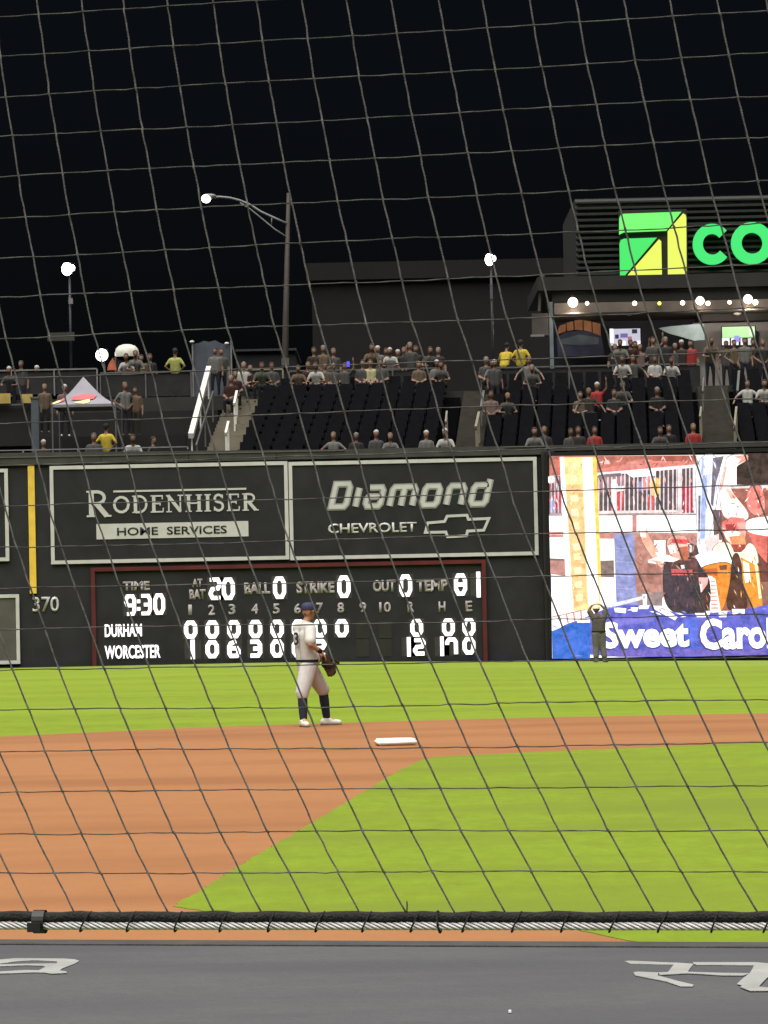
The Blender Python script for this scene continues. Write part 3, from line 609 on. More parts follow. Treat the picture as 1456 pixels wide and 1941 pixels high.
sloped_rail(st2, 902, 810, 107.6, 908, 782, 109.6, .08, M_stair); sloped_rail(st2, 845, 800, 108.0, 847, 780, 109.8, .06, M_stair); sloped_rail(st2, 912, 772, 111.6, 917, 742, 114, .08, M_rail)
sloped_rail(st3, 1392, 812, 107.4, 1396, 772, 109.6, .07, M_stair); sloped_rail(st3, 1398, 742, 112.8, 1401, 704, 115.4, .08, M_rail); sloped_rail(st3, 1327, 790, 108.4, 1329, 772, 110, .06, M_stair); sloped_rail(st3, 1332, 742, 112.8, 1334, 716, 115.2, .05, M_rail)
ZC = Z0 + DZ * NT + .0                                   # concourse level
YC = Y0 + NT * DY                                        # its front edge
g = MB(); g.box(-26, 60, YC, YC + 30, ZC - .5, ZC - .01, M_concourse); tag(g.build('upper_concourse'), kind='structure')
g = MB(); g.box(-60, xs(360, Y0), Y0 + .76, YC - .004, 5.2, 6.06, M_concourse); tag(g.build('lower_terrace'), kind='structure')
g = MB(); g.box(-60, xs(362, YC) - .3, YC + .001, YC + .3, 5.0, ZC - .02, mat('terrace back wall', (.005, .005, .0056), .8, .3, 1)); tag(g.build('terrace_wall'), 'dark retaining wall behind the terrace with the pop up canopy', 'wall')
g = MB(); g.box(-60, xs(362, Y0) - .02, Y0 + .76, Y0 + .77, 6.0, 6.05, M_black)
# rails along the concourse edge: posts, top rail, dark infill
def deck_rail(label, pa, pb, py, Y, m=M_rail, infill=True, h=.95, w=.05, grp='railings along the upper concourse'):
    a = at(pa, py, Y); b = at(pb, py, Y); z = at((pa + pb) / 2, py, Y).z
    o = thing('railing', label, 'railing', ((a.x + b.x) / 2, Y, z - h), grp)
    g = MB(); g.box(a.x, b.x, Y - w / 2, Y + w / 2, z - w, z, m); g.build('top_rail', o)
    n = max(2, int((b.x - a.x) / 1.5) + 1)
    for i in range(n):
        x = a.x + (b.x - a.x) * i / (n - 1); g = MB(); g.box(x - .025, x + .025, Y - .024, Y + .024, z - h, z - w - .001, m); g.build('post', o)
    if infill:
        g = MB(); g.box(a.x, b.x, Y + .030, Y + .036, z - h + .06, z - w - .04, mat('dark infill mesh', (.010, .010, .011), .8, .3, 4)); g.build('infill_panel', o)
    return o
deck_rail('grey rail above the pop up canopy, left of the glowing lamp', -60, 184, 700, YC + .4, M_polegrey)
deck_rail('dark rail below the white domed kiosk', 190, 362, 704, YC + .4)
deck_rail('rail along the concourse left of the street lamp', 452, 536, 699, YC + .4, mat('olive rail', (.16, .16, .12), .6, .2, 4))
deck_rail('dark rail behind the fans in the middle of the concourse', 548, 842, 699, YC + .4)
deck_rail('dark rail under the two yellow shirts', 912, 1328, 692, YC + .4)
deck_rail('thin rail on the wall top in front of the lower terrace', -60, 356, 850, Y0 - .2, M_polegrey, False, .1, .035, 'rails on the wall top')

# ------------------------------------------------------------------ buildings behind
def px_box(g, xa, ya, xb, yb, Y, depth, m):
    c = at((xa + xb) / 2, (ya + yb) / 2, Y); w = (xb - xa) * mpp(Y) / 2; h = (yb - ya) * mpp(Y) / 2
    g.box(c.x - w, c.x + w, Y, Y + depth, c.z - h, c.z + h, m); return c
o = thing('brick_building', 'large dark brown building behind the middle of the concourse', 'building', (at(800, 900, 190).x, 190, 0))
zt = zat(800, 512, 190); xa, xb = xat(592, 600, 190), xat(1120, 600, 190)
g = MB(); g.box(xa, xb, 190, 215, -2.6, zt, M_brick); g.build('wall', o)
g = MB(); g.box(xa - .3, xb + .3, 189.6, 189.99, zt - .5, zt + .5, mat('brown cornice', (.0040, .0033, .0029), .9, .2, 1)); g.build('cornice', o)
o = thing('brick_building', 'low dark block behind the crowd left of the street lamp', 'building', (at(480, 690, 150).x, 150, 0))
g = MB(); c = px_box(g, 448, 664, 560, 760, 150, 8, mat('dark slate block', (.006, .006, .007), .9, .2, 1)); g.build('wall', o)
g = MB(); c = px_box(g, 446, 661, 562, 665, 149.8, 8.4, mat('slate coping', (.022, .022, .024), .9, .2, 1)); g.build('parapet', o)

# louvred building with the green sign
YL = 128.0
o = thing('concession_building', 'dark louvred building with lit green sign and concession stand below', 'building', (at(1300, 700, YL).x, YL + 2, ZC))
pa = 1092
xL, xR = xat(pa, 450, YL), xat(1800, 450, YL)
ztop = zat(1270, 372, YL); zmid = zat(1270, 542, YL)
g = MB(); g.box(xL, xR, YL + .25, YL + 9, zmid, ztop, mat('louvre backing', (.010, .011, .011), .8, .2, 1)); g.build('wall', o)
n = 15
for k in range(n):
    z = zmid + (ztop - zmid) * (k + .1) / n; h = (ztop - zmid) / n
    g = MB(); g.hexa([(xL, YL, z), (xR, YL, z), (xR, YL + .22, z + h * .5), (xL, YL + .22, z + h * .5), (xL, YL, z + h * .28), (xR, YL, z + h * .28), (xR, YL + .22, z + h * .78), (xL, YL + .22, z + h * .78)], M_facade); g.build('louvre', o)
g = MB(); c = px_box(g, 1018, 517, 1800, 543, YL - .5, 9, mat('grey fascia', (.0085, .0088, .0080), .7, .25, .8)); g.build('fascia', o)
g = MB(); c = px_box(g, 1046, 545, 1800, 566, YL - .3, 9, mat('dark fascia', (.0055, .0065, .0058), .7, .25, .8)); g.build('fascia', o)
g = MB(); c = px_box(g, 1050, 567, 1800, 586, YL - .7, 9, mat('tan soffit beam', (.085, .068, .054), .7, .3, .9)); g.build('soffit_beam', o)
g = MB(); g.box(xat(1056, 640, YL), xat(1335, 640, YL), YL + 3.5, YL + 4, ZC - .01, zat(1200, 585, YL), mat('stall back wall', (.017, .019, .025), .8, .25, 1)); g.build('back_wall', o)
g = MB(); g.box(xat(1322, 640, YL), xat(1800, 640, YL), YL + 1.6, YL + 4, ZC - .01, zat(1400, 604, YL), mat('grey block wall', (.135, .130, .128), .8, .15, 1.2)); g.build('side_wall', o)
g = MB(); g.box(xat(1336, 640, YL), xat(1800, 640, YL), YL + 1.2, YL + 3.9, zat(1400, 603, YL), zat(1400, 588, YL), mat('dark lintel', (.016, .014, .013), .8, .25, 1)); g.build('lintel', o)
g = MB(); px_box(g, 1042, 572, 1049, 700, YL - .6, .12, mat('blue grey post', (.10, .12, .135), .5, .15, 2)); g.build('post', o)
g = MB(); a = at(1022, 590, YL); b = at(1026, 520, YL); g.bar(a, b, .14, .1, M_greypanel); g.bar(at(1042, 592, YL), at(1029, 520, YL), .1, .1, M_greypanel); g.build('bracket', o)
g = MB(); px_box(g, 1009, 594, 1040, 636, YL - .4, .5, mat('brown panel', (.040, .034, .030), .8, .2, 2)); g.build('hanging_panel', o)
g = MB(); px_box(g, 1006, 634, 1032, 638, YL - .5, .1, M_polegrey); g.build('panel_edge', o)
# sign: emblem of four lit pieces and the letters
sg = thing('lit_sign', 'green and yellow lit square emblem with letters CO on the louvres', 'sign', (at(1300, 465, YL).x, YL - .3, at(1300, 465, YL).z))
def Z2(x, y): return (1080 + x * .2582, 360 + y * .2582)
def lit_poly(name, pts, m, dep=.22):
    P = [at(*Z2(x, y), YL - .35) for x, y in pts]
    g = MB(); g.prism([Vector((p.x, YL - .35, p.z)) for p in P], (0, dep, 0), m); g.build(name, sg)
G1 = glow('sign green', (112, 240, 110), 1.05); G2 = glow('sign deep green', (66, 226, 104), 1.0); Y1 = glow('sign yellow', (228, 240, 96), 1.0); G3 = glow('sign letter green', (60, 226, 112), 1.0)
lit_poly('emblem_piece', [(365, 325), (366, 205), (374, 185), (392, 175), (820, 160), (735, 268), (712, 296), (400, 308)], G1)
lit_poly('emblem_piece', [(832, 172), (850, 182), (856, 200), (858, 600), (846, 628), (820, 645), (712, 648), (724, 615), (722, 300)], Y1)
lit_poly('emblem_piece', [(368, 390), (376, 368), (398, 358), (640, 350), (395, 640), (372, 634)], G2)
lit_poly('emblem_piece', [(655, 362), (672, 376), (678, 650), (660, 660), (405, 664), (400, 655)], Y1)
M_signback = mat('sign return black', (.008, .010, .008), .6, .1, 2)
a = at(*Z2(358, 150), YL - .12); b = at(*Z2(872, 678), YL - .12); g = MB(); g.box(a.x, b.x, YL - .125, YL - .02, b.z, a.z, M_signback); g.build('backing', sg)
def ring(cx, cy, rx, ry, w, a0, a1, closed):
    c = at(*Z2(cx, cy), YL - .3); k = .2582 * mpp(YL); n = 26
    pts = [(rx * k * math.cos(R(a0 + (a1 - a0) * i / n)), ry * k * math.sin(R(a0 + (a1 - a0) * i / n))) for i in range(n if closed else n + 1)]
    g = MB(); g.stroke(pts, w * k, closed, lambda u, v, d: Vector((c.x + u, YL - .32 + d, c.z + v)), .2, G3); g.build('letter', sg)
ring(1047, 398, 106, 114, 72, 40, 320, False)
ring(1340, 390, 116, 117, 76, 0, 360, True)
# lamps under the soffit
M_lampwarm = glow('soffit lamp warm', (255, 238, 222), 7); M_lampyel = glow('soffit lamp yellow', (250, 232, 90), 2.2)
for i, (x, y, r, m, lb) in enumerate(((1086, 573, 13, M_lampwarm, 'largest round soffit lamp at the left end of the tan beam'), (1113, 575, 5, M_lampwarm, 'tiny lamp just right of the largest soffit lamp'), (1203, 575, 6, M_lampwarm, 'small soffit lamp below the green and yellow emblem'), (1250, 575, 5, M_lampyel, 'small yellow soffit lamp'), (1294, 574, 6, M_lampwarm, 'small soffit lamp below the letter C'), (1327, 570, 11, M_lampwarm, 'big lamp of the pair below the gap between the letters C and O'), (1342, 575, 6, M_lampwarm, 'small lamp of the pair below the gap between letters'), (1383, 573, 5, M_lampwarm, 'small single soffit lamp below the letter O'), (1418, 567, 12, M_lampwarm, 'big lamp of the pair nearest the right edge'), (1432, 573, 7, M_lampwarm, 'small lamp of the pair nearest the right edge'))):
    Yl = YL - 1.0; c = at(x, y, Yl); rr = r * .72 * mpp(Yl)
    o = thing('soffit_lamp', lb, 'lamp', c, 'lamps under the soffit beam')
    g = MB(); g.ball(c, rr, m, 12, 8); g.build('bulb', o, True)
    g = MB(); g.tube([c + Vector((0, .05, rr * .6)), c + Vector((0, .29, rr * 1.4))], .05, M_black, 6); g.build('bracket', o)
    if r > 10:
        ld = bpy.data.lights.new('lamp_light', 'POINT'); ld.energy = 75; ld.color = (1, .86, .74); ld.shadow_soft_size = .12
        lo_ = bpy.data.objects.new('lamp_light', ld); COL.objects.link(lo_); lo_.location = c + Vector((.05, .35, -rr - .25))
for x, y, lb in ((1193, 594, 'round cream wall lamp left of the white screen'), (1398, 593, 'round cream wall lamp above the green menu screen')):
    c = at(x, y, YL + 1.0); g = MB(); g.ball(c, (.17, .15, .10), mat('cream globe', (.45, .41, .36), .5, .1, 4), 10, 7); o = g.build('ceiling_globe', None, True); tag(o, lb, 'lamp', 'ceiling globes')
# mural, screens and banner of the stand
YM = YL + 2.6
o = thing('painted_mural', 'arched orange lettering board over a blue field at the stand left end', 'mural', (at(1098, 640, YM).x, YM, ZC))
def poly_px(name, pts, Y, dep, m, par):
    g = MB(); g.prism([Vector((at(x, y, Y).x, Y, at(x, y, Y).z)) for x, y in pts], (0, dep, 0), m); return g.build(name, par)
poly_px('blue_field', [(1055, 640), (1070, 630), (1100, 626), (1140, 634), (1146, 674), (1058, 676)], YM, .1, mat('mural blue', (.028, .034, .068), .7, .3, 2), o)
poly_px('pale_arc', [(1062, 644), (1098, 634), (1136, 640), (1134, 652), (1098, 654), (1066, 652)], YM - .03, .03, mat('mural pale blue', (.075, .10, .12), .7, .3, 2), o)
for k, pts in enumerate(([(1056, 634), (1060, 618), (1072, 613), (1073, 628)], [(1075, 628), (1074, 612), (1086, 608), (1088, 625)], [(1090, 625), (1089, 607), (1104, 606), (1105, 626)], [(1107, 626), (1106, 607), (1121, 609), (1122, 630)], [(1124, 631), (1123, 610), (1138, 614), (1139, 637)])):
    poly_px('orange_block', pts, YM - .06, .06, mat('mural orange', (.30, .135, .062), .7, .2, 2), o)
def menu_screen(lb, xa, ya, xb, yb, rows):
    o = thing('menu_screen', lb, 'screen', (at((xa + xb) / 2, yb, YL + .9).x, YL + .9, at(xa, yb, YL + .9).z), 'lit screens at the concession stand')
    g = MB(); px_box(g, xa - 1.5, ya - 1.5, xb + 1.5, yb + 1.5, YL + .9, .12, M_black); g.build('case', o)
    for i, (x0_, y0_, x1_, y1_, rgb, p_) in enumerate(rows):
        g = MB(); px_box(g, x0_, y0_, x1_, y1_, YL + .9 - .012 * (i + 1), .010, glow('menu %d %d %d' % rgb, rgb, p_)); g.build('screen_patch', o)
menu_screen('white lit menu screen over the crowd left of the teal banner', 1156, 622, 1215, 656, [(1156, 623, 1214, 655, (205, 205, 222), .9), (1156, 623, 1163, 650, (250, 252, 255), 1.2), (1170, 646, 1186, 655, (252, 252, 255), 1.2), (1196, 646, 1214, 655, (252, 252, 255), 1.2), (1176, 632, 1190, 640, (120, 110, 170), .9), (1166, 634, 1173, 642, (60, 56, 80), .8), (1190, 638, 1198, 645, (190, 120, 130), .8), (1198, 624, 1208, 632, (60, 60, 80), .6)])
menu_screen('menu screen with a green top on the grey wall at right', 1369, 619, 1432, 655, [(1369, 619, 1431, 640, (176, 232, 160), 1.0), (1369, 641, 1383, 654, (250, 250, 255), 1.1), (1386, 641, 1400, 654, (240, 240, 255), 1.1), (1404, 641, 1414, 654, (236, 236, 246), 1.0), (1418, 641, 1424, 654, (220, 222, 226), .9), (1392, 636, 1402, 648, (150, 150, 230), .9), (1420, 622, 1430, 636, (226, 240, 214), 1.0)])
o = poly_px('teal_banner', [(1248, 622), (1272, 618), (1334, 614), (1336, 644), (1316, 646), (1268, 632)], YL + .5, .05, mat('teal cloth', (.155, .205, .215), .8, .2, 2), None); tag(o, 'pale teal pointed banner hanging between the two lit screens', 'banner')

# ------------------------------------------------------------------ lamps and poles over the concourse
M_lamp = glow('street lamp white', (255, 252, 240), 9)
YP = 132.0
o = thing('street_lamp', 'tall brown street lamp pole with a curved double arm and glowing head', 'street lamp', (at(541, 690, YP).x, YP, 0))
top = at(547, 366, YP); base = at(540, 690, YP)
g = MB(); d_ = (base - top).normalized(); foot = base + d_ * (base.z / -d_.z - .0); g.tube([Vector((foot.x, YP, 0)), base, top], [.17, .14, .075], M_pole, 10); g.build('pole', o, True)
g = MB(); c = at(541, 686, YP - .3); g.box(c.x - .15, c.x + .15, YP - .42, YP - .16, c.z - .15, c.z + .15, M_greypanel); g.build('junction_box', o)
armp = [(545, 424), (520, 413), (494, 401), (474, 388), (455, 380), (436, 375), (415, 373), (404, 374)]
g = MB(); g.tube([at(x, y, YP - .05) for x, y in armp], .045, M_polegrey, 8); g.build('arm', o, True)
g = MB(); g.tube([at(x, y, YP - .05) for x, y in [(545, 450), (520, 434), (496, 414), (474, 396), (455, 384)]], .03, M_polegrey, 8); g.tube([at(515, 411, YP - .05), at(515, 428, YP - .05)], .02, M_polegrey, 6); g.build('brace', o, True)
c = at(391, 375, YP - .05)
g = MB(); g.ball(c + Vector((.12, 0, .06)), (.30, .16, .11), M_polegrey, 12, 8); g.build('lamp_head', o, True)
g = MB(); g.ball(c + Vector((0, -.05, -.04)), (.19, .19, .17), M_lamp, 14, 9); g.build('lens', o, True)
def flood(name, lb, x, y, rx, ry, Y, zb, m=M_lamp, second=True):
    c = at(x, y, Y); k = mpp(Y) * .78; o = thing(name, lb, 'lamp', (c.x, Y, zb), 'glowing lamps above the concourse')
    g = MB(); g.ball(c, (rx * k, .25, ry * k), m, 14, 9); g.build('lens', o, True)
    if second: g = MB(); g.ball(c + Vector((rx * k * .95, .12, ry * k * .22)), (rx * k * .5, .15, ry * k * .5), m, 10, 7); g.build('second_lens', o, True)
    g = MB(); g.box(c.x - rx * k * .9, c.x + rx * k * .9, Y + .2, Y + .45, c.z - ry * k * .7, c.z + ry * k * 1.05, M_black); g.build('hood', o)
    g = MB(); g.tube([(c.x + .06, Y + .36, zb), (c.x + .06, Y + .36, c.z)], .05, mat('lamp post dark', (.016, .018, .022), .5, .2, 3), 8); g.build('post', o, True)
    return o
o = flood('flood_lamp', 'glowing lamp in the dark sky above the left end of the concourse', 127, 510, 13, 16, 124, ZC)
g = MB(); px_box(g, 130, 565, 138, 576, 124.2, .1, M_polegrey); g.build('control_box', o)
g = MB(); px_box(g, 90, 630, 141, 646, 123.9, .2, mat('dim olive board', (.028, .028, .022), .8, .2, 2)); g.build('bracket_board', o)
o = flood('flood_lamp', 'glowing lamp above the brown building, right of centre', 928, 492, 11, 15, 124, ZC)
g = MB(); px_box(g, 929, 538, 934, 566, 124.2, .1, mat('dim blue sleeve', (.05, .055, .075), .6, .2, 3)); g.build('sleeve', o)
flood('flood_lamp', 'round glowing lamp beside the white domed kiosk', 193, 673, 15, 15, 120, ZC, M_lamp, False)

# ------------------------------------------------------------------ the left terrace: kiosk, canopy, screen cloth
YK = 118.6; k = mpp(YK)
o = thing('domed_kiosk', 'kiosk with rounded white roof beside the round glowing lamp', 'kiosk', (at(236, 700, YK).x, YK, ZC))
c = at(236, 671, YK); g = MB()
prof = [(23, -1), (23.5, 6), (21, 15), (16, 20), (8, 23), (0, 23.5)]; n = 20; vs = []; fs = []
for r_, h_ in prof:
    for j in range(n):
        t = 2 * math.pi * j / n; sq = 1 / max(abs(math.cos(t)), abs(math.sin(t))) ** .45; vs.append((c.x + r_ * k * math.cos(t) * min(sq, 1.12), YK + 1.2 + r_ * k * math.sin(t), c.z + h_ * k))
for i in range(len(prof) - 1):
    for j in range(n): fs.append((i * n + j, i * n + (j + 1) % n, (i + 1) * n + (j + 1) % n, (i + 1) * n + j))
g.add(vs, fs, mat('kiosk white roof', (.40, .40, .35), .6, .15, 3)); g.build('roof', o, True)
g = MB(); g.box(c.x - .36, c.x + .36, YK + 1.0, YK + 1.7, ZC - .01, c.z - .01, mat('kiosk interior', (.02, .018, .016), .8, .2, 2)); g.build('booth', o)
for dx in (-.40, .40): g = MB(); g.box(c.x + dx - .03, c.x + dx + .03, YK + .82, YK + .9, ZC - .01, c.z - .01, M_greypanel); g.build('post', o)
g = MB(); g.box(c.x - .42, c.x + .42, YK + .75, YK + .98, ZC + .9, ZC + 1.0, M_greypanel); g.build('counter', o)
o = poly_px('lamplit_cloth', [(203, 702), (206, 690), (214, 678), (219, 690), (221, 701)], YK - .2, .05, mat('lamplit orange cloth', (.30, .085, .045), .8, .3, 4), None); tag(o, 'small lamplit orange cloth hung between the round lamp and the white kiosk', 'tent cloth')  # tent cloth beside the lamp, lamp light put into its orange
# pop up canopy
YT = 109.3
o = thing('popup_canopy', 'lilac grey pointed pop up canopy with red and yellow print', 'canopy', (at(160, 765, YT).x, YT, 6.06))
ap = at(158, 714, YT + 1.1); hem = zat(158, 766, YT); xa, xb = xat(99, 766, YT), xat(219, 766, YT); ya, yb = YT, YT + 2.4
cs = [Vector((xa, ya, hem)), Vector((xb, ya, hem)), Vector((xb, yb, hem)), Vector((xa, yb, hem))]
M_can = mat('lilac canvas', (.165, .155, .185), .8, .12, 2)
for i in range(4):
    a, b = cs[i], cs[(i + 1) % 4]; g = MB(); nst = 6; vs = []
    for j in range(nst + 1):
        t = j / nst; sag = -.16 * math.sin(math.pi * t) * (1 - t * .4)
        p = a.lerp(ap, t); q = b.lerp(ap, t * .999); vs += [p + Vector((0, 0, sag)), q + Vector((0, 0, sag))]
    g.add(vs, [(2 * j, 2 * j + 1, 2 * j + 3, 2 * j + 2) for j in range(nst)], M_can); g.build('roof_panel', o)
    g = MB(); dv = (Vector((0, 0, -.09))); g.add([a, b, b + dv, a + dv], [(0, 1, 2, 3)], mat('canvas valance', (.14, .13, .15), .8, .15, 3)); g.build('valance', o)
    g = MB(); g.tube([Vector((a.x, a.y, 6.06)), a], .03, M_rail, 6); g.build('leg', o)
def on_front(px, py, lift):
    """a point on the sagging front slope of the canopy"""
    q = at(px, py, YT); t = max(0, min(1, (q.z - hem) / (ap.z - hem))); sag = -.16 * math.sin(math.pi * t) * (1 - t * .4)
    t2 = max(0, min(1, (q.z - sag - hem) / (ap.z - hem))); return Vector((q.x, ya + (ap.y - ya) * t2 - lift, q.z))
for nm, pts, rgb in (('red_print', [(134, 757), (136, 750), (150, 746), (165, 744), (181, 748), (176, 755), (156, 757)], (.36, .075, .085)), ('yellow_print', [(138, 763), (156, 758), (169, 755), (170, 762), (158, 765)], (.52, .42, .20)), ('red_print', [(112, 758), (122, 751), (121, 758), (114, 762)], (.30, .08, .09)), ('yellow_print', [(98, 764), (108, 759), (115, 757), (112, 762), (102, 766)], (.50, .42, .22))):
    g = MB(); g.prism([on_front(x, y, .035) for x, y in pts], (0, .012, .0), mat(nm + str(pts[0][0]), rgb, .7, .15, 5)); g.build(nm, o)
# slate coloured windscreen cloth at the head of the tan stairs
YG = YC + 3.0
o = thing('screen_cloth', 'slate blue cloth screen at the head of the tan stairs', 'screen', (at(402, 760, YG).x, YG, ZC))
poly_px('cloth', [(365, 652), (378, 650), (386, 646), (396, 648), (408, 645), (420, 651), (438, 655), (440, 765), (364, 765)], YG, .12, M_bluegrey, o)
for x in (365, 438):
    g = MB(); p = at(x, 650, YG - .06); g.tube([(p.x, YG - .06, ZC), (p.x, YG - .06, p.z + .1)], .03, M_polegrey, 6); g.build('post', o)
for x, y in ((364, 648), (430, 651)): g = MB(); g.ball(at(x, y, YG - .1), (.09, .05, .05), M_railwhite, 8, 5); g.build('clamp', o, True)
# blue column, yellow boards at the left edge
o = thing('blue_column', 'slate blue column rising from the wall top above the yellow stripe', 'column', (at(66, 850, Y0 + .9).x, Y0 + .9, 6.06))
zc1 = zat(68, 756, Y0 + 1); xx = xat(67, 800, Y0 + 1); g = MB(); g.box(xx - .12, xx + .12, Y0 + .9, Y0 + 1.14, 6.06, zc1, mat('slate blue paint', (.042, .052, .066), .6, .15, 3)); g.build('shaft', o)
g = MB(); g.box(xx - .15, xx + .15, Y0 + .87, Y0 + 1.17, zc1 + .001, zc1 + .06, M_greypanel); g.build('cap', o)
YU = 112.0
for xa, xb, ya, yb, lb in ((-30, 20, 746, 765, 'wide yellow board on the side terrace rail at the left edge'), (41, 62, 747, 764, 'narrow yellow board on the side terrace rail beside the blue column')):
    g = MB(); px_box(g, xa, ya, xb, yb, YU, .06, mat('ochre board', (.27, .20, .055), .7, .25, 3)); tag(g.build('rail_board'), lb, 'board', 'yellow boards on the side terrace rail')
deck_rail('grey rail of the side terrace at the left edge under the yellow boards', -60, 78, 766, YU + .1, M_rail, False, .3, .05, 'rails of the side terrace')
g = MB(); c = px_box(g, -60, 768, 60, 846, YU + .3, 1.0, mat('side terrace wall', (.007, .007, .0075), .9, .3, 1)); tag(g.build('side_terrace_wall'), 'dark wall of the side terrace below the yellow boards', 'wall')
g = MB(); g.box(-30, 40, YW + .76, Y0 + .755, 5.4, 6.05, M_concourse); tag(g.build('front_walkway'), kind='structure')

# ------------------------------------------------------------------ bodies grown from limbs
def blob(parts, voxel, it=4, name='body'):
    """one continuous surface round tapered limbs: parts are (p, q, rp, rq, ...)"""
    b = MB(); m = M_black
    for pt in parts:
        p, q, rp, rq = Vector(pt[0]), Vector(pt[1]), pt[2], pt[3]
        if (q - p).length < 1e-4: b.ball(p, rp, m, 14, 9); continue
        b.tube([p, q], [rp, rq], m, 14); b.ball(p, rp * .999, m, 14, 9); b.ball(q, rq * .999, m, 14, 9)
    o = b.build(name)
    md = o.modifiers.new('grow', 'REMESH'); md.mode = 'VOXEL'; md.voxel_size = voxel; md.adaptivity = 0
    sm = o.modifiers.new('soft', 'SMOOTH'); sm.factor = .5; sm.iterations = it
    bpy.context.view_layer.update(); dg = bpy.context.evaluated_depsgraph_get()
    me = bpy.data.meshes.new_from_object(o.evaluated_get(dg)); old = o.data; bpy.data.objects.remove(o); bpy.data.meshes.remove(old)
    me.materials.clear(); me.polygons.foreach_set('use_smooth', [True] * len(me.polygons)); return me
def segd(c, p, q, rp, rq):
    d = q - p; L = d.length_squared; t = 0 if L < 1e-9 else max(0, min(1, (c - p).dot(d) / L))
    return (c - (p + d * t)).length - (rp + (rq - rp) * t)
def paint(me, parts):
    P = [(Vector(a[0]), Vector(a[1]), a[2], a[3], a[4]) for a in parts]; idx = []
    for f in me.polygons:
        c = f.center; best = min(P, key=lambda a: segd(c, a[0], a[1], a[2], a[3])); idx.append(best[4])
    me.polygons.foreach_set('material_index', idx)
SKIN, TOP, LEG, HAIR = 0, 1, 2, 3
def fan_parts(pose):
    sit = pose.startswith('sit'); z = .0 if not sit else -.42; A = []
    hip = Vector((0, 0, .93 + z)); lean = {'sit_forward': -.16, 'stand_lean': -.20}.get(pose, 0.0)
    sh = Vector((0, lean, 1.40 + z - (.04 if lean else 0))); nk = sh + Vector((0, lean * .25, .12)); hd = nk + Vector((0, lean * .25 - .02, .15))
    A += [(hip + Vector((x, 0, 0)), sh + Vector((x * 1.15, .01, -.05)), .105, .115, TOP) for x in (-.07, .07)]
    A += [(sh + Vector((-.15, 0, 0)), sh + Vector((.15, 0, 0)), .075, .075, TOP), (sh, nk, .07, .055, SKIN), (nk, hd, .055, .07, SKIN)]
    A += [(hd + Vector((0, -.005, -.04)), hd + Vector((0, 0, .03)), .080, .092, SKIN), (hd + Vector((0, -.09, -.015)), hd + Vector((0, -.095, -.03)), .014, .018, SKIN)]
    A += [(hd + Vector((0, .025, .055)), hd + Vector((0, .02, .06)), .098, .098, HAIR), (hd + Vector((0, .07, .0)), hd + Vector((0, .07, -.03)), .05, .04, HAIR)]
    for s in (-1, 1):
        if sit:
            A += [(hip + Vector((s * .09, 0, -.02)), hip + Vector((s * .12, -.42, .0)), .095, .065, LEG), (hip + Vector((s * .12, -.42, 0)), Vector((s * .12, -.36, .09)), .062, .042, LEG), (Vector((s * .12, -.34, .05)), Vector((s * .13, -.52, .04)), .045, .035, HAIR)]
        else:
            A += [(hip + Vector((s * .09, 0, -.02)), Vector((s * .11, -.02, .50)), .095, .065, LEG), (Vector((s * .11, -.02, .50)), Vector((s * .12, .02, .09)), .062, .042, LEG), (Vector((s * .12, .03, .05)), Vector((s * .14, -.14, .04)), .045, .035, HAIR)]
        S_ = sh + Vector((s * .19, 0, -.01)); up = pose.endswith('arms_up') or (pose.endswith('one_up') and s == 1)
        if up: E_ = S_ + Vector((s * .14, -.06, .20)); H_ = E_ + Vector((s * .0, -.05, .26))
        elif pose == 'sit_lap': E_ = S_ + Vector((s * .07, -.02, -.28)); H_ = Vector((s * .10, -.27, hip.z + .12))
        elif pose in ('sit_forward', 'stand_lean'): E_ = S_ + Vector((s * .12, -.08, -.26)); H_ = E_ + Vector((-s * .10, -.24, -.02))
        elif pose == 'stand_hips': E_ = S_ + Vector((s * .17, .06, -.24)); H_ = Vector((s * .16, -.06, hip.z + .06))
        elif pose == 'sit_wide': E_ = S_ + Vector((s * .22, -.04, -.18)); H_ = E_ + Vector((s * .08, -.14, -.17))
        elif pose.endswith('one_up'): E_ = S_ + Vector((s * .06, 0, -.28)); H_ = E_ + Vector((-s * .04, -.22, .02))
        else: E_ = S_ + Vector((s * .07, .02, -.29)); H_ = E_ + Vector((s * .01, -.07, -.25))
        mid = S_.lerp(E_, .62)
        A += [(S_, mid, .062, .054, TOP), (mid, E_, .044, .040, SKIN), (E_, H_, .042, .030, SKIN)]
        d = (H_ - E_).normalized(); A += [(H_, H_ + d * .08, .038, .028, SKIN), (H_ + d * .08, H_ + d * .16, .024, .014, SKIN), (H_ + Vector((-s * .02, 0, 0)), H_ + d * .07 + Vector((-s * .05, 0, 0)), .016, .012, SKIN)]
    return A
POSE_H = {}
FAN = {}
def fan_mesh(pose):
    if pose not in FAN:
        pr = fan_parts(pose); me = blob(pr, .027, 3, 'person_' + pose); paint(me, pr)
        for m in (M_black,) * 4: me.materials.append(m)
        FAN[pose] = me; POSE_H[pose] = max(v.co.z for v in me.vertices)
    return FAN[pose]
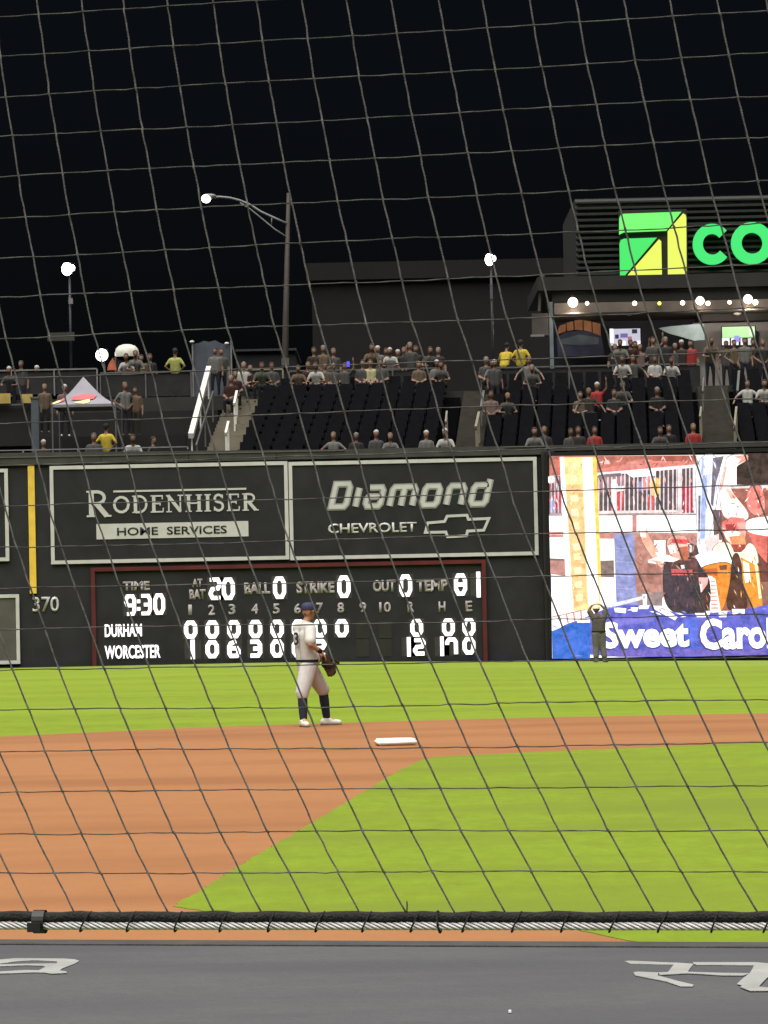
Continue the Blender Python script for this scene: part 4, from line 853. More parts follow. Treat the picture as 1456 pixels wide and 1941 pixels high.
CL = {'white': (0.2282, 0.2282, 0.2168), 'pale': (0.0809, 0.0809, 0.0759), 'grey': (0.0337, 0.0337, 0.0330), 'dim': (0.0121, 0.0118, 0.0118), 'black': (0.0040, 0.0040, 0.0044), 'navy': (0.0048, 0.0054, 0.0101), 'cream': (0.2395, 0.2282, 0.1255), 'neon': (0.1939, 0.2054, 0.0570), 'yellow': (0.2738, 0.2054, 0.0171), 'red': (0.1711, 0.0137, 0.0125), 'dark red': (0.0169, 0.0040, 0.0040), 'tan': (0.0675, 0.0472, 0.0303), 'green': (0.0337, 0.0405, 0.0270), 'brown': (0.0169, 0.0115, 0.0081), 'blond': (0.1012, 0.0742, 0.0337), 'pink': (0.0877, 0.0573, 0.0506)}  # cloth colours darkened to stand in for dim light in the stands
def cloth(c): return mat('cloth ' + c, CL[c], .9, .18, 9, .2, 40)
SKINS = [mat('skin %d' % i, c, .6, .08, 7) for i, c in enumerate(((.15, .086, .06), (.125, .068, .046), (.09, .048, .03), (.05, .025, .017)))]  # skin tones darkened too, for the weak light on the crowd
FANS = []
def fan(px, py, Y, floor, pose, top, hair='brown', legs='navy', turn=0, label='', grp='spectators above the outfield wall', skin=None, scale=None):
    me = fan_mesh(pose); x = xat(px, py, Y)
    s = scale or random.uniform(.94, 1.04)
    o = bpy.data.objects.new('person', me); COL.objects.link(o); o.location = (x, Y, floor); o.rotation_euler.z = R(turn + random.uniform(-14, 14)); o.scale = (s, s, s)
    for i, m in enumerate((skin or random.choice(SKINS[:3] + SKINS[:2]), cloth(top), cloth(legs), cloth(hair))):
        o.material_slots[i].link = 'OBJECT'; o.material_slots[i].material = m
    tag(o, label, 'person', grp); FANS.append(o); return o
ORD = ['leftmost', 'second', 'third', 'fourth', 'fifth', 'sixth', 'seventh', 'eighth', 'ninth', 'tenth', 'eleventh', 'twelfth', 'thirteenth', 'fourteenth', 'fifteenth', 'sixteenth', 'seventeenth', 'eighteenth']
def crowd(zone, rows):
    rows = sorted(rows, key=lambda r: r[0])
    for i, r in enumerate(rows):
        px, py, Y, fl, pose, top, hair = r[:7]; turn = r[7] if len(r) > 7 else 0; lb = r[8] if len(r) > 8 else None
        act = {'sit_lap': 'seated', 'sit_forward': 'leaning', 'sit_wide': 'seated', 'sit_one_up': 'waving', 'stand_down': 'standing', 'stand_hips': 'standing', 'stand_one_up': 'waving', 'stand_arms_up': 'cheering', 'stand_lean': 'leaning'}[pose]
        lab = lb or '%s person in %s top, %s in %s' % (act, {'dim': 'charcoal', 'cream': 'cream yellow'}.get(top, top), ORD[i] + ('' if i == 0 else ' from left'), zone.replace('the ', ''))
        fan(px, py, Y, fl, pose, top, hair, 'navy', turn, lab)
def rowYZ(k): return Y0 + DY * k + .50, Z0 + DZ * k
f0 = (106.55, 6.05)
crowd('the front row between the two stairs', [
    (632, 818, *f0, 'sit_wide', 'pale', 'tan'), (675, 816, *f0, 'sit_lap', 'dim', 'pale'), (713, 814, *f0, 'sit_lap', 'grey', 'white'), (740, 815, *f0, 'sit_forward', 'pale', 'pink'),
    (808, 815, *f0, 'sit_lap', 'pale', 'white'), (846, 814, *f0, 'sit_forward', 'white', 'white')])
crowd('the front row over the video screen', [
    (1012, 826, *f0, 'sit_forward', 'pale', 'brown'), (1032, 826, *f0, 'sit_lap', 'dim', 'tan'), (1082, 826, *f0, 'sit_lap', 'grey', 'brown'), (1096, 818, *f0, 'sit_lap', 'dim', 'brown'), (1127, 816, *f0, 'sit_lap', 'red', 'brown'),
    (1250, 826, *f0, 'sit_forward', 'grey', 'brown'), (1268, 818, *f0, 'sit_lap', 'black', 'brown'), (1314, 812, *f0, 'sit_lap', 'red', 'tan')])
r5, r6, r4, r7 = rowYZ(5), rowYZ(6), rowYZ(4), rowYZ(7)
crowd('the middle rows under the orange mural', [
    (938, 722, *rowYZ(8), 'stand_down', 'grey', 'white', 0, 'standing person in white cap and grey top at the top of the brown stairs'), (931, 754, *r5, 'sit_lap', 'pink', 'brown'), (960, 752, *r5, 'sit_forward', 'grey', 'blond'), (1100, 752, *r5, 'sit_lap', 'tan', 'brown'), (1116, 750, *r5, 'sit_wide', 'brown', 'tan'),
    (1132, 738, *r6, 'sit_one_up', 'red', 'white', 0, 'waving person in bright red shirt and white cap in the middle rows'), (1164, 752, *r5, 'sit_lap', 'dim', 'brown'), (1180, 738, *r6, 'sit_forward', 'grey', 'brown'), (1246, 755, *r5, 'sit_lap', 'black', 'pale')])
crowd('the seats right of the last brown stairs', [(1417, 738, *r6, 'sit_wide', 'white', 'brown'), (1448, 740, *r6, 'sit_forward', 'white', 'brown')])
tp = rowYZ(10); cq = (117.3, ZC - .01); cr = (118.6, ZC - .01)
crowd('the back row left of the street lamp', [(462, 693, *tp, 'sit_lap', 'white', 'pale', 0), (474, 690, *tp, 'sit_lap', 'dark red', 'pink'), (495, 703, *tp, 'sit_forward', 'green', 'brown'), (515, 703, *tp, 'sit_lap', 'grey', 'brown')])
crowd('the back row right of the street lamp', [(566, 700, *tp, 'sit_forward', 'tan', 'brown'), (584, 688, *tp, 'sit_lap', 'dark red', 'tan'), (601, 697, *tp, 'sit_forward', 'white', 'brown'), (616, 692, *tp, 'sit_lap', 'tan', 'brown'),
    (632, 690, *tp, 'sit_lap', 'grey', 'pale'), (654, 696, *tp, 'sit_one_up', 'grey', 'brown', 0, 'person in grey top holding up a glowing blue phone'), (688, 700, *tp, 'sit_lap', 'grey', 'brown'), (702, 697, *tp, 'sit_lap', 'cream', 'brown'), (722, 692, *tp, 'sit_lap', 'grey', 'brown'),
    (794, 697, *tp, 'sit_lap', 'tan', 'blond'), (828, 690, *tp, 'sit_lap', 'pale', 'white'), (838, 702, *tp, 'sit_forward', 'grey', 'brown')])
crowd('the middle concourse behind the back row', [(595, 664, *cq, 'stand_down', 'brown', 'brown'), (613, 664, *cq, 'stand_hips', 'tan', 'pale'), (632, 664, *cr, 'stand_down', 'grey', 'tan'),
    (703, 676, *cq, 'stand_lean', 'tan', 'brown'), (716, 658, *cq, 'stand_down', 'pale', 'white'), (732, 664, *cr, 'stand_hips', 'brown', 'brown'), (741, 660, *cq, 'stand_lean', 'white', 'white'), (754, 656, *cr, 'stand_one_up', 'grey', 'white'), (766, 662, *cq, 'stand_hips', 'dim', 'tan'), (777, 656, *cq, 'stand_down', 'grey', 'pale'), (788, 660, *cr, 'stand_down', 'brown', 'brown'),
    (812, 674, *cr, 'stand_lean', 'grey', 'brown'), (831, 676, *cr, 'stand_down', 'dim', 'pale')])
crowd('the back row below the yellow shirts', [(922, 702, *tp, 'sit_lap', 'grey', 'pale'), (935, 702, *tp, 'sit_forward', 'pale', 'pink'), (1003, 702, *tp, 'sit_wide', 'pale', 'tan'), (1010, 712, *rowYZ(9), 'sit_forward', 'grey', 'pale')])
fan(955, 656, 116.9, ZC - .01, 'stand_lean', 'yellow', 'black', 'black', 160, 'bent person in yellow shirt, left of the two yellow shirts on the concourse', scale=1.0)
fan(987, 650, 116.9, ZC - .01, 'stand_hips', 'yellow', 'brown', 'black', 150, 'upright person in yellow shirt, right of the two yellow shirts on the concourse', scale=1.02)
crowd('the crowd below the white menu screen', [(1166, 668, *cr, 'stand_down', 'dim', 'tan'), (1177, 690, *cq, 'stand_lean', 'pale', 'brown'), (1196, 690, *cq, 'stand_down', 'dark red', 'brown'), (1204, 664, *cr, 'stand_down', 'dark red', 'brown'), (1213, 660, *cr, 'stand_hips', 'pink', 'tan'),
    (1180, 702, *tp, 'sit_forward', 'white', 'brown'), (1200, 700, *tp, 'sit_wide', 'grey', 'pale')])
crowd('the crowd below the teal banner', [(1238, 668, *cq, 'stand_one_up', 'grey', 'brown'), (1245, 646, *cr, 'stand_arms_up', 'tan', 'brown'), (1241, 694, *tp, 'sit_lap', 'white', 'brown'), (1262, 684, *cq, 'stand_down', 'dim', 'pale'), (1272, 690, *tp, 'sit_forward', 'white', 'brown'), (1280, 672, *cr, 'stand_hips', 'grey', 'pale'), (1292, 660, *cr, 'stand_down', 'brown', 'white'), (1309, 656, *cr, 'stand_down', 'red', 'black')])
crowd('the crowd before the grey block wall', [(1346, 690, *cq, 'stand_lean', 'tan', 'brown'), (1377, 672, *cr, 'stand_down', 'grey', 'brown'), (1392, 676, *cq, 'stand_hips', 'tan', 'brown'), (1412, 676, *cq, 'stand_down', 'pale', 'brown'), (1428, 668, *cr, 'stand_down', 'brown', 'brown'), (1446, 666, *cq, 'stand_hips', 'dim', 'tan')])
# left terrace and upper rail
fan(201, 798, 107.35, 6.06, 'stand_hips', 'yellow', 'black', 'black', 160, 'person in a loose yellow poncho standing below the pop up canopy', scale=1.0)
fan(178, 822, 107.1, 6.06, 'sit_lap', 'grey', 'grey', 'navy', 0, 'person in pale grey at the left elbow of the yellow poncho', scale=1.08)
fan(252, 826, 106.55, 6.05, 'sit_forward', 'white', 'brown', 'navy', 0, 'person in white bending at the wall top right of the yellow poncho')
fan(290, 822, 106.55, 6.05, 'sit_wide', 'dim', 'brown', 'black', 60, 'dark dressed person left of the tan stairs beside the one in white')
fan(82, 812, 106.9, 6.06, 'sit_lap', 'dim', 'white', 'black', 0, 'person in white cap and dark top right of the blue column')
fan(332, 672, 117.0, ZC - .01, 'stand_hips', 'neon', 'brown', 'black', 170, 'person in a fluorescent yellow vest on the concourse left of the slate cloth', scale=1.0)
fan(284, 674, 118.8, ZC - .01, 'stand_down', 'dim', 'brown', 'black', 0, 'shadowy person between the white kiosk and the fluorescent vest')
fan(40, 690, 116.4, 8.9, 'stand_down', 'grey', 'grey', 'navy', 0, 'grey dressed person standing at the rail near the left edge', scale=.98)
fan(21, 703, 115.8, 8.7, 'stand_lean', 'grey', 'white', 'navy', 0, 'leaning person with pale cap nearest the left edge')
fan(70, 698, 116.6, 8.75, 'stand_down', 'black', 'white', 'navy', 0, 'person in white cap and black top left of the grey rail end')
fan(84, 706, 113.2, 7.9, 'stand_down', 'tan', 'pink', 'black', 0, 'dim person in tan standing left of the pop up canopy')
fan(122, 711, 113.0, 7.75, 'stand_down', 'pink', 'white', 'navy', 0, 'person in white cap and pale pink shirt behind the pop up canopy')
fan(236, 703, 113.4, 7.75, 'stand_hips', 'pale', 'tan', 'navy', 30, 'person in pale shirt right of the pop up canopy under the white kiosk', scale=1.04)
fan(256, 706, 113.6, 7.75, 'stand_down', 'tan', 'black', 'brown', 0, 'person in tan beside the pale shirt below the white kiosk')
crowd('the group on the concourse right of the domed kiosk', [(241, 690, *cq, 'stand_lean', 'white', 'brown'), (256, 690, *cq, 'stand_lean', 'pale', 'tan'), (268, 684, *cr, 'stand_down', 'tan', 'brown')])
crowd('the group at the head of the tan stairs', [(408, 690, 116.9, ZC - .01, 'stand_down', 'pale', 'brown'), (420, 688, 117.2, ZC - .01, 'stand_down', 'green', 'brown'), (446, 716, *rowYZ(9), 'sit_lap', 'dark red', 'tan'), (438, 730, *rowYZ(8), 'sit_lap', 'dark red', 'pale')])
# a raised deck carries the people beside the canopy
g = MB(); g.box(-60, xs(300, 113), 112.6, 113.95, 6.06, 7.74, mat('terrace riser', (.0055, .0055, .006), .9, .3, 1)); tag(g.build('terrace_step'), 'dark raised step at the back of the terrace behind the pop up canopy', 'step')
c = at(660, 690, 114.9); g = MB(); g.box(c.x - .05, c.x + .05, 114.9, 114.92, c.z - .09, c.z + .09, glow('phone blue', (70, 70, 255), 2.0)); tag(g.build('phone'), 'glowing blue phone screen held up in the back row', 'phone')

# ------------------------------------------------------------------ ball players
def garment(name, parts, voxel, m, parent, it=4):
    me = blob(parts, voxel, it, name); me.materials.append(m); o = bpy.data.objects.new(name, me); COL.objects.link(o); o.parent = parent; return o
def finger(A, base, d, up, L, r, curl):
    p = Vector(base); d = Vector(d).normalized(); up = Vector(up).normalized()
    for i, f in enumerate((.45, .32, .23)):
        a = curl * (i + .4); dd = (d * math.cos(a) - up * math.sin(a)).normalized(); q = p + dd * L * f; A.append((p, q, r * (1 - .10 * i), r * (1 - .10 * (i + 1)))); p = q
def hand(A, wrist, d, up, side):
    """palm, four unequal fingers, thumb leaving the side of the palm"""
    d = Vector(d).normalized(); up = (Vector(up) - d * Vector(up).dot(d)).normalized(); s = d.cross(up) * side; w = Vector(wrist)
    for t in (-.028, 0, .028): A.append((w + s * t * .6, w + d * .085 + s * t, .021, .017))
    for t, L in ((-.036, .070), (-.012, .082), (.012, .078), (.036, .062)): finger(A, w + d * .09 + s * t, d, up, L, .0095, .45)
    finger(A, w + d * .03 - s * .035, (d - s * .9), up, .075, .011, .3)
def make_player(J, name, label, loc, fit, rz=0):
    root = thing(name, label, 'person', loc)
    d, r = J['d'], J['r']; A = []; hd = J['head']; dh = J.get('dh', d); rh = Vector((dh.y, -dh.x, 0))
    A += [(J['pelvis'] + r * t, J['chest'] + r * t * 1.3, .10, .11) for t in (-.07, .07)]
    A += [(J['sh'][0], J['sh'][1], .06, .06), (J['neckb'], hd - Vector((0, 0, .05)), .058, .054)]
    A += [(hd + Vector((0, 0, .02)) - dh * .015, hd + Vector((0, 0, .04)) - dh * .015, .094, .090), (hd + dh * .03 - Vector((0, 0, .03)), hd + dh * .045 - Vector((0, 0, .065)), .066, .048), (hd + dh * .092 + Vector((0, 0, .0)), hd + dh * .108 - Vector((0, 0, .022)), .010, .014), (hd + dh * .085 - Vector((0, 0, .052)), hd + dh * .09 - Vector((0, 0, .056)), .016, .018)]
    A += [(hd + rh * s * .090 + Vector((0, 0, -.005)), hd + rh * s * .098 + Vector((0, 0, .02)) - dh * .01, .013, .017) for s in (-1, 1)]
    for i in (0, 1):
        A += [(J['sh'][i], J['el'][i], .056, .044), (J['el'][i], J['wr'][i], .045, .030)]
        hand(A, J['wr'][i], J['hd'][i], J['hup'][i], -1 if i else 1)
        A += [(J['hip'][i], J['kn'][i], .085, .06), (J['kn'][i], J['an'][i], .062, .042), (J['an'][i], J['an'][i] - Vector((0, 0, .05)) + J['toe'][i] * .12, .045, .035)]
    me = blob(A, .0105, 3, 'body'); me.materials.append(fit['skin']); o = bpy.data.objects.new('body', me); COL.objects.link(o); o.parent = root
    up = Vector((0, 0, 1)); B = []
    pv, ch = J['pelvis'], J['chest']
    B += [(pv + r * t + up * .02, ch + r * t * 1.25, .132, .128) for t in (-.075, .075)] + [(pv + up * .06 + r * t + d * .03, pv + up * .16 + r * t, .135, .13) for t in (-.08, .08)]
    B += [(J['sh'][0], J['sh'][1], .082, .082), (J['neckb'] - up * .06, J['neckb'] - up * .005, .10, .072)]
    for i in (0, 1): mid = J['sh'][i].lerp(J['el'][i], .78); B.append((J['sh'][i], mid, .092, .090))
    j = garment('jersey', B, .014, fit['jersey'], root, 14)
    B = []
    B += [(pv + r * t - up * .02, pv + r * t - up * .05, .125, .125) for t in (-.06, .06)]
    for i in (0, 1):
        cut = J.get('cut', (.12, .12))[i]; k2 = J['kn'][i].lerp(J['an'][i], cut)
        B += [(J['hip'][i], J['kn'][i].lerp(J['hip'][i], .35), .138, .118), (J['kn'][i].lerp(J['hip'][i], .35), J['kn'][i], .118, .104), (J['kn'][i], k2, .104, .094)]
    garment('trousers', B, .014, fit['pants'], root, 8)
    # belt
    g = MB(); n = 28; bz = pv + up * .055; vs = []
    for h in (-.02, .02):
        for k_ in range(n):
            t = 2 * math.pi * k_ / n; vs.append(bz + r * .228 * math.cos(t) + d * .168 * math.sin(t) + up * h)
    g.add(vs, [(k_, (k_ + 1) % n, n + (k_ + 1) % n, n + k_) for k_ in range(n)], M_black); g.build('belt', None, True).parent = root
    for i in (0, 1):
        kn, an = J['kn'][i], J['an'][i]
        garment('sock', [(kn.lerp(an, .05), kn.lerp(an, .42), .074, .074), (kn.lerp(an, .42), an, .074, .056), (an, an - up * .05 + J['toe'][i] * .02, .056, .056)], .010, fit['sock'], root, 2)
        t = J['toe'][i]; b0 = an - up * .055
        garment('shoe', [(b0 - t * .05, b0 + t * .06, .054, .056), (b0 + t * .06 - up * .004, b0 + t * .19 - up * .010, .054, .040), (an - t * .005 - up * .015, b0 + t * .06, .060, .056)], .010, fit['shoe'], root, 2)
        g = MB(); g.hexa([b0 + t * a + Vector((-t.y, t.x, 0)) * w_ + up * z_ for z_ in (-.055, -.036) for a, w_ in ((-.10, -.04), (.225, -.035), (.225, .035), (-.10, .04))], fit['sole']); g.build('sole').parent = root
    # cap: crown lathe and a curved brim
    g = MB(); cc = hd + up * .045 - dh * .012; n = 20; prof = [(.110, 0), (.111, .03), (.100, .068), (.075, .092), (.04, .103), (0, .106)]; vs = []; fs = []
    for q_, h in prof:
        for k_ in range(n):
            t = 2 * math.pi * k_ / n; vs.append(cc + (dh * math.cos(t) * 1.06 + rh * math.sin(t)) * q_ + up * h)
    for a in range(len(prof) - 1): fs += [(a * n + k_, a * n + (k_ + 1) % n, (a + 1) * n + (k_ + 1) % n, (a + 1) * n + k_) for k_ in range(n)]
    g.add(vs, fs, fit['cap']); c_ = g.build('cap', None, True); c_.parent = root
    g = MB(); vs = []
    for z_ in (0, -.006):
        for t_ in range(9):
            a = R(-62 + 124 * t_ / 8); b_ = .113; e = .113 + .080 * math.cos(a * 1.25)
            for q_ in (b_, e): vs.append(cc + (dh * math.cos(a) * 1.06 + rh * math.sin(a)) * q_ + up * (z_ + .006 - .25 * (q_ - b_) - .10 * abs(math.sin(a)) * q_))
    fs = []
    for a in range(8): fs += [(2 * a, 2 * a + 1, 2 * a + 3, 2 * a + 2), (18 + 2 * a, 20 + 2 * a, 21 + 2 * a, 19 + 2 * a), (2 * a + 1, 19 + 2 * a, 21 + 2 * a, 2 * a + 3)]
    g.add(vs, fs, fit['cap']); g.build('brim', None, True).parent = c_
    g = MB(); q = cc + dh * .119 + up * .045; g.hexa([q + rh * x + up * z + dh * y for z in (-.026, .026) for x, y in ((-.028, -.012), (.028, -.012), (.028, .003), (-.028, .003))], M_white); g.build('cap_badge').parent = c_
    # hair below the cap
    B = [(hd - dh * .055 + up * .02, hd - dh * .058 - up * .01, .052, .045), (hd - dh * .03 + rh * .06 + up * .02, hd - dh * .035 + rh * .062, .04, .032), (hd - dh * .03 - rh * .06 + up * .02, hd - dh * .035 - rh * .062, .04, .032)]
    garment('hair', B, .010, fit['hair'], root, 2)
    return root
V = Vector
th = R(30); D_ = V((math.cos(th), math.sin(th), 0)); R_ = V((math.sin(th), -math.cos(th), 0))
ft = gnd(597, 1377); sc_ = 1.0
J = dict(d=D_, r=R_, dh=V((math.cos(R(48)), math.sin(R(48)), 0)), pelvis=V((-.095, 0, .93)), chest=V((-.13, 0, 1.36)), neckb=V((-.105, 0, 1.555)), head=V((-.055, .005, 1.715)),
         sh=[V((-.035, -.165, 1.475)), V((-.225, .165, 1.475))], el=[V((-.035, -.33, 1.235)), V((-.02, .30, 1.22))], wr=[V((.125, -.20, 1.115)), V((.10, .12, 1.06))],
         hd=[V((.55, .25, -.75)), V((.5, -.5, -.7))], hup=[V((.7, 0, .6)), V((.6, .6, .3))],
         hip=[V((-.075, -.085, .90)), V((-.085, .085, .90))], kn=[V((-.175, -.16, .52)), V((.125, .24, .54))], an=[V((-.165, -.20, .105)), V((.175, .34, .105))], toe=[V((.30, -.95, 0)).normalized(), V((1, .12, 0)).normalized()], cut=(.10, .03))
fitA = dict(skin=mat('player skin', (.33, .175, .11), .55, .08, 9), jersey=mat('grey jersey knit', (.40, .395, .375), .9, .08, 14, .04, 60), pants=mat('grey trousers', (.43, .42, .425), .9, .08, 10, .04, 50), sock=mat('navy sock', (.012, .014, .030), .8, .2, 40), shoe=mat('white shoe', (.50, .50, .45), .6, .12, 30), sole=M_rail, cap=mat('navy cap cloth', (.020, .022, .062), .8, .15, 30), hair=mat('short brown hair', (.12, .065, .035), .8, .3, 60))
pl = make_player(J, 'person', 'ball player in grey uniform, navy cap and socks standing near second base', (ft.x, ft.y, .004), fitA)
# number and yoke seam on the back
def back_text(s, size, pos, nrm, m, nm, parent, wk=1.0):
    cu = bpy.data.curves.new(nm, 'FONT'); cu.body = s; cu.extrude = .004; cu.offset = .02; cu.align_x = 'CENTER'; cu.align_y = 'CENTER'
    to = bpy.data.objects.new(nm, cu); COL.objects.link(to); bpy.context.view_layer.update(); me = bpy.data.meshes.new_from_object(to.evaluated_get(bpy.context.evaluated_depsgraph_get())); bpy.data.objects.remove(to)
    xax = V((0, 0, 1)).cross(nrm).normalized()
    for v in me.vertices: v.co = pos + xax * v.co.x * size * wk + V((0, 0, 1)) * v.co.y * size + nrm * (v.co.z)
    me.materials.clear(); me.materials.append(m); o = bpy.data.objects.new(nm, me); COL.objects.link(o); o.parent = parent; return o
nb = (-D_ * .9 + R_ * .15).normalized()
back_text('3', .26, V((-.125, 0, 1.31)) + nb * .152 + R_ * -.02, nb, mat('navy print', (.016, .016, .03), .8, .1, 10), 'back_number', pl)
g = MB(); w0, e0 = J['wr'][0], J['el'][0]; g.tube([w0.lerp(e0, .04), w0.lerp(e0, .34)], [.037, .043], M_black, 12); g.build('wristband', None, True).parent = pl
# fielding glove held at the hip
gl = thing('fielding_glove', 'dark brown leather fielding glove at the hip of the player near second base', 'glove', (ft.x + .20, ft.y + .0, .945))
gm = mat('glove leather', (.026, .014, .008), .9, .3, 20, .05, 60, spec=.05); GP = []
gd = V((.45, -.25, -.85)).normalized(); gs = V((.85, .1, .42)).normalized()
GP += [(V((-.02, .02, .08)), V((.01, 0, -.01)), .055, .07), (V((.0, 0, .0)) - gs * .03, V((.02, -.01, -.05)) + gs * .02, .06, .06)]
for t, L in ((-.055, .15), (-.018, .17), (.02, .17), (.055, .15)): p0 = V((.02, -.01, -.03)) + gs * t; GP += [(p0, p0 + gd * L * .6 + V((.0, -.0, 0)), .028, .026), (p0 + gd * L * .6, p0 + gd * L + V((-.015, -.03, 0)), .026, .020)]
p0 = V((.03, -.02, .04)) + gs * .06; GP += [(p0, p0 + gs * .04 + gd * .05, .028, .026), (p0 + gs * .04 + gd * .05, p0 + gs * .05 + gd * .11, .026, .020)]
garment('leather_shell', GP, .010, gm, gl, 2)
g = MB(); a = V((.02, -.01, -.03)) + gs * .07 + gd * .03; b_ = V((.03, -.02, .02)) + gs * .10 + gd * .06; g.bar(a, b_, .07, .02, gm); g.build('webbing').parent = gl

# distant outfielder, hands on his head, seen from behind
xo = xat(1138, 1250, 102.3); zo = field_z(xo, 102.3)
D2 = V((.15, .99, 0)).normalized(); R2 = V((D2.y, -D2.x, 0))
J2 = dict(d=D2, r=R2, pelvis=V((-.03, 0, .90)), chest=V((-.02, 0, 1.30)), neckb=V((-.04, 0, 1.47)), head=V((-.09, .03, 1.62)),
          sh=[V((.16, 0, 1.39)), V((-.20, 0, 1.39))], el=[V((.20, .06, 1.63)), V((-.32, .06, 1.62))], wr=[V((.055, .05, 1.78)), V((-.215, .05, 1.77))], hd=[V((-.9, 0, .3)), V((.9, 0, .3))], hup=[V((0, 0, 1)), V((0, 0, 1))],
          hip=[V((.06, 0, .88)), V((-.12, 0, .88))], kn=[V((.09, .02, .48)), V((-.12, .02, .48))], an=[V((.14, -.02, .10)), V((-.13, -.02, .10))], toe=[V((.4, .9, 0)).normalized(), V((-.2, .95, 0)).normalized()], cut=(.75, .75))
fitB = dict(skin=mat('outfielder skin', (.13, .07, .035), .6, .1, 9), jersey=mat('outfielder jersey', (.070, .060, .050), .9, .12, 12, .2, 50), pants=mat('outfielder trousers', (.105, .100, .092), .9, .12, 10, .2, 50), sock=mat('outfielder sock', (.09, .085, .08), .8, .2, 40), shoe=mat('outfielder shoe', (.09, .087, .08), .6, .12, 30), sole=M_rail, cap=mat('pale cap', (.55, .54, .50), .8, .1, 30), hair=fitA['hair'])  # uniform darkened in its colour to look backlit by the screen
make_player(J2, 'person', 'outfielder with hands on head before the blue corner of the video screen', (xo, 102.3, zo), fitB)

# ------------------------------------------------------------------ the dugout roof in the foreground
ZR = 1.10
A0 = gnd(0, 1791.5, ZR); B0 = gnd(1456, 1797.5, ZR); ud = (B0 - A0).normalized(); vd = V((-ud.y, ud.x, 0))     # along the roof, towards the field
mid0 = (A0 + B0) / 2
dug = thing('dugout_roof', 'flat grey dugout roof with white painted letters in the foreground', 'roof', (mid0.x, mid0.y, 0))
def slab(a, b, c, d, z0, z1, m, nm):
    """a slab in roof coordinates: along from a to b, field side from c to d"""
    P = [mid0 + ud * s + vd * t for s, t in ((a, c), (b, c), (b, d), (a, d))]
    g = MB(); g.hexa([(p.x, p.y, z0) for p in P] + [(p.x, p.y, z1) for p in P], m); return g.build(nm, dug)
slab(-9, 9, -2.75, 0, ZR - .22, ZR, M_roof, 'membrane')
slab(-9, 9, .012, .105, ZR - .20, ZR + .002, M_rooftrim, 'edge_board')
slab(-9, 9, 0, .012, ZR - .20, ZR - .03, M_black, 'gap_filler')
for s in (-7, -3.5, 0, 3.5, 7): slab(s - .05, s + .05, -.2, -.1, 0, ZR - .221, M_rail, 'post')
slab(-9, 9, -2.74, -2.6, -1.0, ZR - .221, M_tier, 'back_wall')
def roof_paint(nm, sx, sy, k, polys):
    for i, pts in enumerate(polys):
        P = [gnd(sx + x * k, sy + y * k, ZR) for x, y in pts]; g = MB(); g.prism([(p.x, p.y, ZR + .0016 + .0003 * i) for p in P], (0, 0, -.0012), M_roofpaint); g.build(nm, dug)
roof_paint('painted_letter', 0, 1780, .1648, [
    [(-400, 330), (0, 243), (180, 227), (720, 232), (640, 262), (400, 250), (200, 262), (0, 290), (-400, 352)],
    [(720, 232), (860, 242), (915, 260), (860, 292), (720, 345), (680, 375), (640, 382), (500, 397), (440, 372), (520, 330), (650, 290), (662, 272), (640, 262)],
    [(-400, 380), (0, 303), (300, 295), (650, 290), (520, 330), (500, 318), (300, 311), (0, 323), (-400, 398)],
    [(-400, 442), (0, 385), (300, 368), (440, 372), (500, 397), (400, 394), (200, 402), (0, 409), (-400, 462)],
    [(640, 382), (680, 375), (760, 386), (772, 402), (600, 413), (500, 397)]])
roof_paint('painted_letter', 1156, 1780, .206, [
    [(135, 210), (180, 205), (600, 224), (590, 241), (400, 238), (190, 233)],
    [(600, 224), (772, 236), (740, 275), (715, 313), (530, 316), (560, 280), (590, 241)],
    [(772, 236), (764, 222), (1340, 222), (1456, 232), (1900, 250), (1900, 276), (1440, 252), (1330, 250), (800, 246)],
    [(215, 318), (250, 310), (450, 318), (440, 345), (620, 395), (772, 430), (762, 446), (650, 446), (520, 401), (235, 345)],
    [(450, 318), (530, 316), (715, 313), (1000, 322), (1290, 326), (1235, 346), (1050, 346), (720, 326), (460, 342)],
    [(1330, 250), (1440, 252), (1900, 276), (1900, 340), (1450, 366), (1370, 452), (1220, 441), (1170, 426), (1235, 366), (1290, 326), (1310, 292)],
    [(1220, 441), (1370, 452), (1456, 461), (1900, 482), (1900, 512), (1456, 491), (1290, 491), (1200, 456)]])
q = gnd(966, 1921, ZR); g = MB(); g.hexa([(q.x + x, q.y + y, ZR + z) for z in (.002, .006) for x, y in ((-.002, -.004), (.003, -.005), (.003, .003), (-.001, .005))], M_white); tag(g.build('paper_scrap'), 'tiny white scrap lying on the grey dugout roof', 'litter')

# ------------------------------------------------------------------ the protective net and its cable
PS = R(12.5); UU = V((math.cos(PS), -math.sin(PS), 0)); P0 = at(728, 1745, 3.22)
def netp(u, w, off=0.0): return P0 + UU * u + V((0, 0, w)) + V((-math.sin(PS), -math.cos(PS), 0)) * off
CT = [(-.02, .292), (0, .289), (.014, .281), (.0888, .2405), (.1705, .2015), (.21, .1846), (.2552, .165), (.3546, .1275), (.4008, .1107), (.4521, .0972), (.4838, .0868), (.5307, .0752), (.5662, .0649), (.5898, .0575), (.7023, .0335), (.7495, .0249), (.831, .0107), (.9047, 0), (1.0, -.0135), (1.35, -.06)]
def cshift(w):
    for (a, sa), (b, sb_) in zip(CT, CT[1:]):
        if w <= b: return sa + (sb_ - sa) * (w - a) / (b - a)
    return CT[-1][1]
def colu(i, w): return -.0184 + cshift(w) + i * (.0486 + (.0453 - .0486) * min(1.1, w / .9))
ROWS = [.0473, .0869, .1286, .1687, .2100, .2507, .2909, .3322, .3735, .4149, .4562, .4987, .5442, .5846, .6256, .6660, .7060, .7475, .7875, .8285, .8691, .9097, .9505, .9910, 1.032, 1.073]
